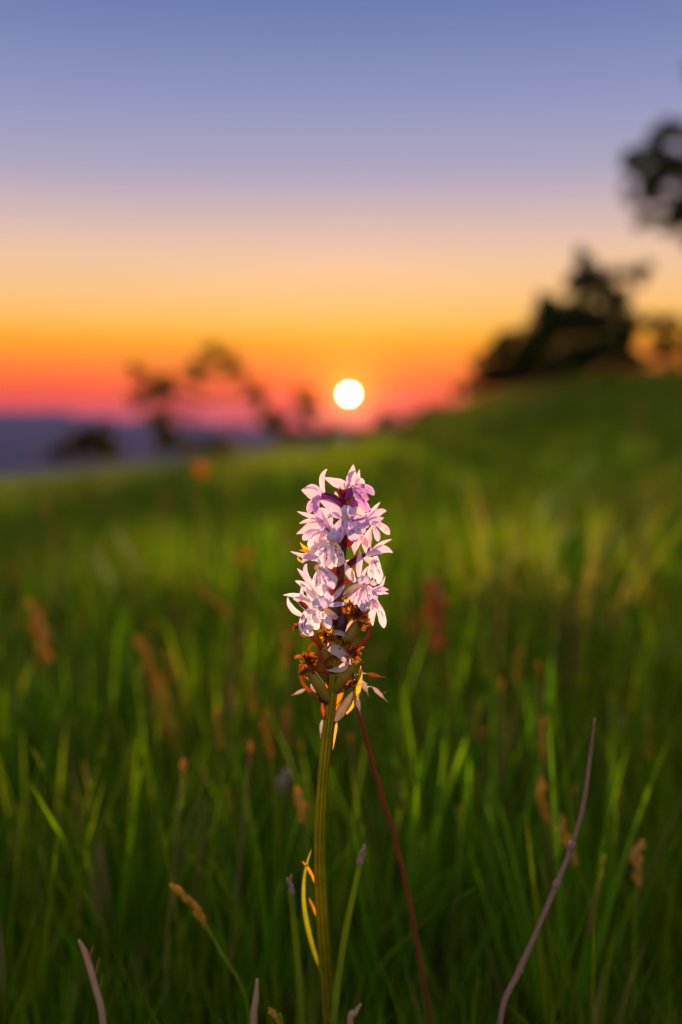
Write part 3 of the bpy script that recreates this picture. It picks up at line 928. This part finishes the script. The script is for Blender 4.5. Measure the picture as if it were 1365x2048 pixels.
# G: left
flower((632, 1125, -18), WHI, [
    ('sepal', 634, 1116, -14, 582, 1102, -18, 11, dict(mid=(606, 1112), col=PK)),
    ('sepal', 640, 1114, -12, 604, 1110, -14, 10, dict(mid=(622, 1108), col=PK)),
    ('petal', 642, 1124, -22, 604, 1127, -26, 18, dict(mid=(622, 1113), col=LAV)),
    ('petal', 614, 1128, -18, 624, 1160, -18, 10, dict(mid=(611, 1143), col=PAL)),
    ('lip', 638, 1140, -26, 632, 1172, -32, 18, dict(col=WHI)),
    ('lip', 640, 1140, -27, 643, 1192, -36, 26, dict(mid=(640, 1165), col=WHI)),
    ('lip', 642, 1140, -27, 668, 1178, -32, 28, dict(mid=(656, 1154), col=PAL)),
    ('sepal', 634, 1184, -16, 596, 1136, -16, 14, dict(mid=(614, 1160), col=PK)),
    ('sepal', 640, 1204, -18, 591, 1162, -18, 17, dict(mid=(614, 1176), col=WHI)),
    ('sepal', 604, 1200, -12, 604, 1172, -10, 8, dict(col=PK)),
], column=(634, 1136, -22), ovary=[(680, 1165, 0), (664, 1150, -8), (642, 1130, -16)])
# H: lowest open flower, left
flower((642, 1212, -34), WHI, [
    ('sepal', 620, 1203, -24, 567, 1190, -26, 13, dict(mid=(596, 1193), col=WHI)),
    ('sepal', 612, 1234, -26, 576, 1194, -28, 13, dict(mid=(585, 1218), col=WHI)),
    ('petal', 622, 1226, -30, 587, 1198, -30, 26, dict(mid=(606, 1208), col=PK, cup=.8)),
    ('sepal', 656, 1206, -28, 690, 1168, -28, 12, dict(mid=(676, 1186), col=PAL)),
    ('sepal', 656, 1212, -30, 699, 1208, -34, 11, dict(mid=(676, 1209), col=LAV)),
    ('sepal', 652, 1232, -28, 678, 1234, -30, 11, dict(col=LAV)),
    ('petal', 660, 1206, -30, 644, 1168, -28, 15, dict(mid=(654, 1186), col=PAL)),
    ('petal', 632, 1208, -28, 612, 1172, -22, 16, dict(mid=(622, 1192), col=WHI)),
    ('lip', 622, 1218, -40, 627, 1270, -48, 26, dict(mid=(611, 1246), col=WHI)),
    ('lip', 628, 1218, -42, 638, 1258, -50, 20, dict(mid=(628, 1240), col=WHI)),
    ('lip', 646, 1222, -40, 660, 1258, -46, 18, dict(mid=(652, 1238), col=WHI)),
    ('lip', 634, 1214, -44, 642, 1244, -50, 26, dict(mid=(634, 1230), col=WHI)),
], column=(641, 1216, -46), hood=(642, 1208, -34, 19, 14, 17), ovary=[(677, 1245, 0), (668, 1232, -14), (650, 1216, -28)])
# withered heart of the side petal of H
# I: right front
flower((730, 1165, -26), WHI, [
    ('sepal', 711, 1164, -18, 690, 1124, -16, 20, dict(mid=(697, 1146), col=PK)),
    ('sepal', 718, 1154, -20, 722, 1101, -18, 16, dict(mid=(718, 1128), col=PAL)),
    ('petal', 724, 1160, -26, 738, 1132, -24, 8, dict(mid=(728, 1146), col=PAL)),
    ('sepal', 748, 1178, -22, 771, 1152, -22, 7, dict(mid=(763, 1172), col=PK)),
    ('sepal', 744, 1182, -24, 778, 1180, -26, 13, dict(mid=(760, 1178), col=LAV)),
    ('sepal', 744, 1184, -22, 778, 1188, -24, 11, dict(mid=(760, 1184), col=PAL)),
    ('lip', 730, 1174, -34, 732, 1224, -42, 26, dict(mid=(728, 1198), col=PAL)),
    ('lip', 727, 1175, -33, 700, 1210, -38, 25, dict(mid=(712, 1190), col=PK)),
    ('lip', 734, 1174, -33, 748, 1206, -38, 22, dict(mid=(744, 1186), col=PAL)),
    ('petal', 744, 1170, -24, 752, 1158, -26, 14, dict(col=LAV)),
], column=(729, 1170, -34), hood=(729, 1162, -28, 15, 11, 14), ovary=[(680, 1200, 0), (700, 1180, -10), (722, 1168, -22)])
# K: right, above I
flower((742, 1108, -12), PAL, [
    ('sepal', 742, 1106, -10, 784, 1079, -12, 9, dict(mid=(762, 1088), col=PK)),
    ('sepal', 738, 1110, -14, 786, 1106, -16, 19, dict(mid=(764, 1098), col=PAL)),
    ('sepal', 736, 1108, -6, 745, 1052, -2, 22, dict(mid=(737, 1082), col=PK)),
    ('petal', 727, 1070, -2, 711, 1110, 0, 18, dict(mid=(712, 1088), col=PK)),
    ('petal', 734, 1094, -3, 722, 1070, -2, 16, dict(col=PK)),
    ('petal', 732, 1110, -16, 764, 1106, -20, 15, dict(mid=(748, 1104), col=LAV)),
    ('sepal', 728, 1114, -6, 758, 1122, -8, 16, dict(mid=(742, 1122), col=PK)),
    ('lip', 752, 1112, -14, 758, 1168, -18, 21, dict(mid=(756, 1140), col=WHI)),
    ('lip', 746, 1120, -10, 742, 1158, -12, 12, dict(mid=(742, 1138), col=PK)),
    ('petal', 714, 1122, -4, 690, 1122, -2, 8, dict(col=PK)),
], ovary=[(686, 1140, 2), (704, 1124, -4), (732, 1108, -10)])
# L: right, hanging
flower((748, 1200, -12), WHI, [
    ('lip', 744, 1194, -14, 746, 1252, -20, 16, dict(mid=(744, 1224), col=WHI, kind='sepal')),
    ('lip', 748, 1196, -14, 768, 1256, -20, 17, dict(mid=(761, 1224), col=WHI)),
    ('petal', 744, 1192, -12, 756, 1218, -14, 16, dict(col=PK)),
], ovary=[(678, 1250, 4), (706, 1220, 0), (742, 1198, -10)])

# bracts between the flowers
def bract(pts, w, mat, kind='sepal', cup=.5, name='bract', par=None):
    sd_[0] += 1
    P3 = [O(*p) for p in pts]
    if len(P3) == 2: P3.insert(1, (P3[0] + P3[1]) / 2 + Vector((0, -1, 0)) * 2 * U)
    v, f, u = petal(P3[0], P3[1], P3[2], w * U, face_rand(.4), kind, cup, .04, 0, 14, 6, sd_[0], rng.uniform(-.4, .4))
    return mesh_obj(name, v, f, mat, par or orchid, True, u, P3[0])


for pts, w, m in (
    ([(688, 1098, -8), (694, 1068, -8), (703, 1056, -8)], 13, M_MAROON), ([(690, 1092, -8), (700, 1084, -10), (711, 1076, -10)], 14, M_MAROON),
    ([(692, 1132, -6), (706, 1122, -8), (724, 1098, -10)], 15, M_MAROON), ([(676, 1172, -8), (690, 1164, -10), (710, 1160, -12)], 13, M_MAROON),
    ([(676, 1195, -8), (694, 1186, -8), (708, 1172, -10)], 12, M_MAROON), ([(690, 1020, -6), (692, 1000, -6), (698, 976, -6)], 13, M_MAROON),
    ([(686, 1014, -6), (668, 996, -8), (652, 990, -8)], 10, M_MAROON), ([(682, 1076, -6), (664, 1062, -8), (650, 1048, -8)], 12, M_MAROON),
    ([(682, 1150, -6), (666, 1140, -10), (650, 1126, -12)], 12, M_MAROON), ([(676, 1190, -10), (660, 1178, -22), (646, 1166, -26)], 12, M_MAROON),
    ([(676, 1250, -8), (664, 1242, -14), (640, 1232, -20)], 12, M_MAROON), ([(654, 1100, -18), (648, 1088, -20), (640, 1084, -20)], 8, M_MAROON),
    ([(688, 1060, -6), (690, 1046, -10), (684, 1034, -10)], 9, M_MAROON), ([(672, 1262, -10), (674, 1244, -10), (681, 1228, -8)], 9, M_REDBRACT),
    ([(708, 1160, -6), (706, 1148, -6), (704, 1136, -4)], 7, M_YELLOW), ([(700, 1206, -4), (695, 1203, -4), (688, 1200, -2)], 9, M_YELLOW),
    ([(628, 1104, -8), (612, 1096, -8), (601, 1084, -8)], 8, M_YELLOW), ([(628, 1110, -8), (612, 1102, -8), (599, 1101, -8)], 6, M_ORANGE),
    ([(606, 1124, -8), (598, 1120, -8), (596, 1112, -8)], 4, M_YELLOW), ([(612, 1172, -8), (606, 1168, -8), (602, 1164, -8)], 6, M_YELLOW),
    ([(634, 1194, -14), (628, 1184, -14), (624, 1176, -14)], 8, M_WITHER), ([(617, 1216, -33), (606, 1208, -34), (597, 1203, -33)], 10, M_WITHER),
    ([(614, 1218, -34), (608, 1214, -35), (602, 1206, -34)], 6, M_MAROON), ([(735, 1104, -16), (738, 1098, -18), (741, 1093, -18)], 4, M_MAROON)):
    bract(pts, w, m)
# long curved bracts lower down
for pts, rad, m in (
    ([(690, 1308, -6), (712, 1294, -10), (735, 1274, -10), (743, 1246, -8)], [6, 5, 4, 1.5], M_REDBRACT),
    ([(740, 1262, -9), (741, 1250, -9), (736, 1246, -9), (722, 1238, -8)], [2, 2.4, 2, 1.4], M_ORANGE),
    ([(658, 1408, -4), (632, 1392, -10), (606, 1366, -10), (600, 1330, -8)], [5, 5, 3.4, 2], M_ORANGE),
    ([(656, 1406, -6), (640, 1397, -9), (622, 1383, -11)], [5, 5, 3], M_MAROON),
    ([(670, 1382, -4), (690, 1377, -10), (716, 1358, -10), (727, 1324, -8)], [5, 5, 3.4, 1.2], M_MAROON),
    ([(620, 1268, -16), (634, 1282, -18), (645, 1296, -18)], [5, 6, 5], M_REDBRACT),
    ([(640, 1288, -16), (641, 1312, -18), (652, 1330, -18), (664, 1334, -14)], [4, 4.5, 4.5, 3], M_REDBRACT),
    ([(642, 1288, -10), (626, 1288, -12), (618, 1300, -12), (619, 1316, -12)], [2, 2.4, 2.4, 2], M_ORANGE),
    ([(624, 1332, -14), (644, 1342, -18), (672, 1342, -20), (700, 1328, -18)], [6, 6, 5, 4], M_WITHER)):
    v, f, u = tube([O(*p) for p in pts], [r_ * U for r_ in rad], 10, 20, flat=.6)
    mesh_obj('bract', v, f, m, orchid, True, u, O(*pts[0]))
# swelling seed capsules
for (bx, by, bd, tx, ty, td, w, m) in ((676, 1312, -6, 720, 1240, -14, 25, M_CAPS), (678, 1278, -8, 690, 1226, -16, 21, M_CAPS_D), (668, 1384, -4, 704, 1330, -14, 22, M_CAPS),
                                       (660, 1404, -4, 619, 1340, -14, 23, M_CAPS), (662, 1336, -6, 644, 1286, -14, 20, M_CAPS), (660, 1376, 4, 655, 1345, 2, 12, M_WITHER)):
    b3, t3 = O(bx, by, bd), O(tx, ty, td)
    v, f, u = tube([b3, b3.lerp(t3, .25), b3.lerp(t3, .55) + Vector((0, -3 * U, 0)), b3.lerp(t3, .85), t3], [w * U * k for k in (.22, .44, .5, .42, .18)], 12, 18, ridges=1)
    mesh_obj('seed_capsule', v, f, m, orchid, True, u, b3)


# shrivelled flowers: crumpled strips of dry tissue
def withered(px, py, d, size, n, seed, mats=(M_WITHER,)):
    r = random.Random(seed)
    c = O(px, py, d)
    mb = MB()
    for k in range(n):
        a = r.uniform(0, 6.28); l = size * r.uniform(.35, .75)
        b = c + Vector((r.uniform(-.2, .2), r.uniform(-.2, .2), r.uniform(-.2, .2))) * size * U
        t = b + Vector((math.cos(a), r.uniform(-.6, .3), math.sin(a))) * l * U
        m = (b + t) / 2 + Vector((r.uniform(-.4, .4), r.uniform(-.5, .1), r.uniform(-.4, .4))) * size * .5 * U
        v, f, u = petal(b, m, t, size * r.uniform(.12, .34) * U, (r.uniform(-1, 1), -1, r.uniform(-1, 1)), r.choice(['sepal', 'strap']), r.uniform(.3, 1.2), .16, r.uniform(-.3, .4), 10, 4, seed * 50 + k, r.uniform(-3, 3))
        mb.add(v, f, u)
    v, f, u = ellipsoid(c, Vector((r.uniform(-.5, .5), 0, 1)).normalized() * size * .22 * U, size * .16 * U, 8, 6, seed, .25); mb.add(v, f, u)
    core = mb.build('withered_flower', mats[0], orchid, c)
    for k in range(max(2, n // 3)):
        a = r.uniform(0, 6.28); l = size * r.uniform(.4, .7)
        b = c + Vector((r.uniform(-.2, .2), -.2, r.uniform(-.2, .2))) * size * U
        t = b + Vector((math.cos(a), r.uniform(-.5, .2), math.sin(a))) * l * U
        m = (b + t) / 2 + Vector((r.uniform(-.5, .5), -.3, r.uniform(-.5, .5))) * size * .5 * U
        v, f, u = petal(b, m, t, size * r.uniform(.07, .2) * U, (r.uniform(-1, 1), -1, r.uniform(-1, 1)), 'strap', r.uniform(.3, 1.0), .2, r.uniform(-.3, .5), 10, 4, seed * 70 + k, r.uniform(-3, 3))
        mesh_obj('withered_sepal', v, f, M_YELLOW if k % 3 == 0 else M_ORANGE, core, True, u, b)
    return core


withered(712, 1228, -22, 44, 16, 1); withered(654, 1272, -22, 34, 13, 2); withered(618, 1322, -16, 38, 14, 3); withered(704, 1308, -16, 32, 12, 4)
withered(606, 1248, -14, 34, 11, 5); withered(612, 1340, -14, 26, 8, 6); withered(690, 1284, -18, 24, 6, 7); withered(730, 1236, -14, 26, 6, 8); withered(702, 1366, -10, 22, 6, 9)
bract([(652, 1293, -22), (676, 1304, -26), (700, 1328, -24)], 22, M_PALEWITH, 'strap', .3, 'papery_petal')
bract([(698, 1322, -24), (684, 1336, -26), (655, 1340, -24)], 15, M_PALEWITH, 'sepal', .3, 'papery_petal')
bract([(652, 1328, -24), (664, 1316, -26), (684, 1318, -24)], 9, M_WITHER, 'strap', .3, 'papery_petal')
bract([(690, 1284, -4), (696, 1262, -5), (706, 1240, -4)], 16, M_PALEWITH, 'sepal', .3, 'papery_petal')
bract([(660, 1272, -20), (676, 1266, -24), (690, 1272, -22)], 11, M_PALEWITH, 'strap', .6, 'papery_petal')
bract([(692, 1426, -8), (712, 1388, -14), (722, 1332, -12)], 12, M_YELLOW, 'strap', .5)
bract([(670, 1442, -6), (690, 1408, -12), (712, 1376, -10)], 21, M_GREY, 'sepal', .7)
bract([(672, 1420, -10), (680, 1396, -14), (690, 1374, -12)], 14, M_ORANGE, 'sepal', .6)
bract([(674, 1446, -6), (671, 1462, -10), (666, 1500, -8)], 6, M_YELLOW, 'sepal', .5)
bract([(652, 1440, -4), (646, 1420, -6), (645, 1402, -6)], 8, M_REDBRACT, 'sepal', .5)
bract([(656, 1396, 6), (655, 1380, 6), (652, 1356, 6)], 10, M_ORANGE, 'sepal', .5)
# slender stem leaf twisting off the stalk
v, f, u = petal(O(652, 1960, 130), O(607, 1806, 85), O(628, 1690, 55), 11 * U, (.3, -1, 0), 'blade', .6, .03, 0, 24, 4, 501, .8)
mesh_obj('stem_leaf', v, f, M_STEM, orchid, True, u, O(652, 1960, 130))
for pts in ([(633, 1772, 75), (622, 1742, 70), (605, 1722, 66)], [(634, 1832, 100), (628, 1814, 95), (619, 1796, 92)]):
    bract(pts, 7, M_ORANGE, 'strap', .5, 'leaf_scale')

# ------------------------------------------------------------------ stalks standing beside the orchid
def stalk(name, label, cat, pts, radii, mat, group=None, stem_name='stem', sides=8):
    """pts: (px, py, Y) from the top down; the foot goes on down to the turf"""
    P3 = [at(*p) for p in pts]
    e = P3[-1]; dirv = (P3[-1] - P3[-2])
    g = gz(e.x, e.y)
    foot = Vector((e.x + dirv.x * .25, e.y + .004, 0)); foot.z = gz(foot.x, foot.y) - .006
    root = thing(name, label, cat, Vector((foot.x, foot.y, foot.z + .006)), group)
    full = P3 + ([e.lerp(foot, .5)] if e.z - g > .06 else []) + [foot]
    rr = [r_ * U for r_ in radii]; rr += [rr[-1]] * (len(full) - len(rr))
    v, f, u = tube(full, rr, sides, 6 * len(full))
    mesh_obj(stem_name, v, f, mat, root, True, u, root.location)
    return root, P3


def spikelet(root, p0, p1, w, mat=M_SPIKELET, awn=0.0, name='spikelet'):
    mb = MB()
    d = p1 - p0
    v, f, u = tube([p0, p0.lerp(p1, .3), p0.lerp(p1, .65), p1], [w * .12 * U, w * .5 * U, w * .4 * U, w * .08 * U], 8, 12); mb.add(v, f, u)
    if awn:
        q = p1 + d.normalized() * awn * U
        v, f, u = tube([p0.lerp(p1, .8), p1, q + Vector((0, 0, -.1)) * awn * U], [.8 * U, .7 * U, .3 * U], 4, 5); mb.add(v, f, u)
    return mb.build(name, mat, root, p0)


Yh = D + .012
root, P3 = stalk('flowering_culm', 'reddish brown grass culm with pale spikelets leaning behind the orchid', 'grass stem',
                 [(706, 1345, D + .004), (714, 1400, Yh), (736, 1490, Yh + .006), (764, 1590, Yh + .014), (796, 1700, Yh + .024), (826, 1840, Yh + .036), (852, 1990, Yh + .05), (866, 2080, Yh + .06)],
                 [2.5, 4.2, 5, 5.6, 6, 6.4, 6.6, 6.8], M_REDSTEM)
for (x0, y0, x1, y1, w, aw, m) in ((733, 1347, 766, 1354, 9, 8, M_ORANGE), (726, 1362, 735, 1385, 12, 8, M_SPIKELET), (746, 1374, 770, 1398, 9, 8, M_SPIKELET), (712, 1390, 720, 1422, 12, 8, M_SPIKELET),
                                   (612, 1378, 586, 1390, 8, 3, M_SPIKELET), (645, 1440, 642, 1470, 9, 6, M_SPIKELET), (764, 1389, 776, 1382, 2.4, 0, M_ORANGE), (622, 1368, 632, 1388, 8, 0, M_SPIKELET)):
    spikelet(root, at(x0, y0, Yh - .004), at(x1, y1, Yh - .005), w, m, aw)
for pts in ([(708, 1352), (722, 1348), (733, 1347)], [(711, 1378), (718, 1366), (726, 1362)], [(712, 1392), (730, 1376), (746, 1374)], [(706, 1348), (650, 1366), (612, 1378)], [(706, 1350), (660, 1410), (645, 1440)], [(706, 1350), (712, 1372), (712, 1390)]):
    v, f, u = tube([at(x, y, Yh - .002) for x, y in pts], [1.1 * U, .9 * U, .8 * U], 5, 10)
    mesh_obj('pedicel', v, f, M_REDSTEM, root, True, u, at(pts[0][0], pts[0][1], Yh))

for lab, pts, rad in (
    ('shorter upright green rush with dark tip beside the orchid stalk', [(582, 1782, D + .034), (592, 1880, D + .034), (601, 1980, D + .034), (606, 2080, D + .034)], [7, 8, 8.5, 9]),
    ('taller bright green rush with brown tip slanting across to the orchid stalk', [(722, 1722, D + .022), (702, 1812, D + .022), (684, 1910, D + .022), (668, 2060, D + .022)], [6, 7, 8, 8.5])):
    root, P3 = stalk('rush', lab, 'rush', pts, rad, M_RUSH)
    ax = (P3[0] - P3[1]).normalized(); mb = MB()
    for k in range(7):
        c = P3[0] + ax * (k * 5.5 - 4) * U + Vector((rng.uniform(-4, 4), rng.uniform(-4, 4), 0)) * U
        v, f, u = ellipsoid(c, (ax + Vector((rng.uniform(-.6, .6), rng.uniform(-.6, .6), .2))) * 9 * U, (6 - .5 * k) * U, 8, 6, k, .2); mb.add(v, f, u)
    mb.build('tip', M_RUSHTIP, root, P3[0])

root, P3 = stalk('dry_twig', 'bare greyish brown twig slanting up from the grass', 'twig',
                 [(1190, 1436, D + .03), (1180, 1520, D + .03), (1168, 1606, D + .029), (1144, 1692, D + .028), (1114, 1768, D + .026), (1074, 1862, D + .024), (1040, 1940, D + .022), (1000, 2048, D + .02)],
                 [2.6, 4.2, 5.4, 5.0, 6.6, 5.6, 7.4, 6.2], M_TWIG)
for k in (3, 4, 6):
    v, f, u = ellipsoid(P3[k], (P3[k - 1] - P3[k]).normalized() * 15 * U, 8.2 * U, 10, 8, k, .14); mesh_obj('node', v, f, M_TWIG, root, True, u, P3[k])

root, P3 = stalk('dead_stalk', 'tan dead grass stalk broken off at the top', 'stalk', [(158, 1880, D + .03), (172, 1910, D + .03), (190, 1970, D + .028), (208, 2060, D + .026)], [3, 7, 7.5, 8], M_TAN)
for (a, b) in (((178, 1918), (187, 1890)), ((188, 1958), (200, 1915)), ((196, 1990), (206, 1950))):
    v, f, u = tube([at(*a, D + .03), at((a[0] + b[0]) / 2, (a[1] + b[1]) / 2, D + .029), at(*b, D + .028)], [2 * U, 1.4 * U, .5 * U], 5, 6)
    mesh_obj('sheath', v, f, M_TAN, root, True, u, at(*a, D + .03))
stalk('dead_stalk', 'short pale dead stalk stub between grass blades', 'stalk', [(515, 1958, D + .02), (512, 2000, D + .02), (508, 2060, D + .02)], [3, 7, 8], M_TAN)
stalk('dead_stalk', 'small greyish pink dead stub at the foot of the bright green rush', 'stalk', [(722, 2008, D + .015), (710, 2028, D + .015), (700, 2060, D + .015)], [3, 6, 7], M_TAN)


def seed_stalk(label, pts, head, w, mat_h=M_SEED, mat_s=M_RUSH, n=14, srad=3.5, name='seed_stalk', group=None):
    """head: number of leading pts segment covered by grains (px length along the stalk)"""
    root, P3 = stalk(name, label, 'seed head', pts, [srad * .6] + [srad] * (len(pts) - 1), mat_s, group)
    C = catmull(P3, 60)
    Y0 = pts[0][2]
    mb = MB(); acc = 0; i = 0
    unit = Y0 / FPX
    grains = []
    for a, b in zip(C[:-1], C[1:]):
        acc += (b - a).length
        if acc > head * unit: break
        grains.append((a, (a - b).normalized()))
    for k in range(n):
        a, dr = grains[min(len(grains) - 1, int(k / n * len(grains)))]
        off = Vector((rng.uniform(-1, 1), rng.uniform(-1, 1), rng.uniform(-.3, .3))) * w * .28 * unit
        taper = .6 + .4 * math.sin(math.pi * (k + .5) / n)
        v, f, u = ellipsoid(a + off * taper, (dr + Vector((rng.uniform(-.5, .5), rng.uniform(-.5, .5), 0))) * head / n * 1.9 * unit, w * .3 * unit * taper, 7, 6, k, .12); mb.add(v, f, u)
    mb.build('seed_head', mat_h, root, P3[0])
    return root


seed_stalk('bent orange seed head drooping over grass blades', [(350, 1776, D + .05), (385, 1806, D + .05), (412, 1850, D + .05), (440, 1900, D + .05), (496, 2015, D + .05)], 105, 22)
seed_stalk('orange seed tip poking up beside the pale dead stub', [(540, 2018, D + .015), (552, 2034, D + .015), (565, 2060, D + .015)], 40, 20)
seed_stalk('upright brown seed head behind the bare twig', [(1080, 1566, D + .14), (1086, 1610, D + .14), (1098, 1660, D + .14), (1114, 1780, D + .14)], 80, 26)
seed_stalk('brown seed head crossing just behind the bare twig', [(1122, 1642, D + .13), (1134, 1690, D + .13), (1158, 1740, D + .13), (1200, 1860, D + .13), (1256, 2040, D + .13)], 110, 22)
seed_stalk('hooked orange seed head on a straight stalk beyond the bare twig', [(1286, 1690, D + .11), (1274, 1716, D + .11), (1273, 1780, D + .11), (1268, 1900, D + .11), (1264, 2048, D + .11)], 100, 24)
seed_stalk('thick rusty seed spike on a green stalk behind the orchid', [(866, 1165, .80), (872, 1220, .80), (873, 1300, .80), (868, 1420, .80), (858, 1600, .80)], 150, 46, M_RUST, M_RUSH, 26, 6)
seed_stalk('slim ochre seed head beside the pale fluffy one', [(528, 1430, .52), (536, 1480, .52), (544, 1530, .52), (552, 1640, .52)], 90, 22)
seed_stalk('short tan seed head close to the orchid stalk', [(597, 1580, .46), (604, 1620, .46), (612, 1660, .46), (620, 1760, .46)], 70, 22)
seed_stalk('pale fluffy seed head among dark grass', [(574, 1545, .55), (566, 1566, .55), (560, 1590, .55), (556, 1700, .55)], 45, 30, M_GREY)
seed_stalk('golden grass spike leaning towards the orchid', [(284, 1290, .75), (318, 1400, .75), (350, 1500, .75), (380, 1620, .75)], 230, 34, M_SEED, M_RUSH, 22, 6)
seed_stalk('tall yellow green grass spike with tawny tip', [(64, 1215, .8), (86, 1290, .8), (96, 1390, .8), (98, 1500, .8)], 120, 30, M_SEED, M_RUSH, 14, 9)
seed_stalk('round orange backlit seed head standing in for a sun glint', [(494, 1106, 1.15), (496, 1126, 1.15), (506, 1200, 1.15), (520, 1330, 1.15)], 26, 30, M_GLOW, M_RUSH, 9, 4)
seed_stalk('arching tawny grass head beside the orange backlit one', [(404, 1176, .85), (440, 1215, .85), (470, 1260, .85), (500, 1360, .85)], 80, 22, M_SEED, M_GRASSDRY, 12, 4)
seed_stalk('orange seed head against the grassy crest, standing in for a sun glint', [(402, 930, 2.0), (403, 944, 2.0), (404, 970, 2.0), (406, 1040, 2.0)], 24, 28, M_GLOW, M_RUSH, 9, 5)

# pale straw tuft on the slope to the right
for lab, x0, Yt, n, seed, spread in (('pale straw grass tuft fanning up behind the rusty seed spike', 1150, 1.05, 26, 3, .05), ('small yellowed grass tuft next to the pale straw tuft', 1010, 1.2, 14, 4, .04)):
    r = random.Random(seed)
    b = at(x0, 1350, Yt); b.z = gz(b.x, b.y)
    root = thing('straw_tuft', lab, 'grass tuft', b)
    for k in range(n):
        a = r.uniform(0, 6.28); h = r.uniform(.17, .29)
        p0 = b + Vector((r.uniform(-1, 1), r.uniform(-1, 1), 0)) * spread * .5; p0.z = b.z - .006
        t = p0 + Vector((math.cos(a) * r.uniform(.1, .45), math.sin(a) * .3, 1)) * h
        m = (p0 + t) / 2 + Vector((0, 0, .02)); m.x = p0.x * .7 + t.x * .3
        v, f, u = petal(p0, m, t, r.uniform(.002, .004), (r.uniform(-.5, .5), -1, 0), 'blade', .5, .02, 0, 8, 2, seed * 99 + k)
        mesh_obj('blade', v, f, M_PALEBLADE, root, True, u, p0)
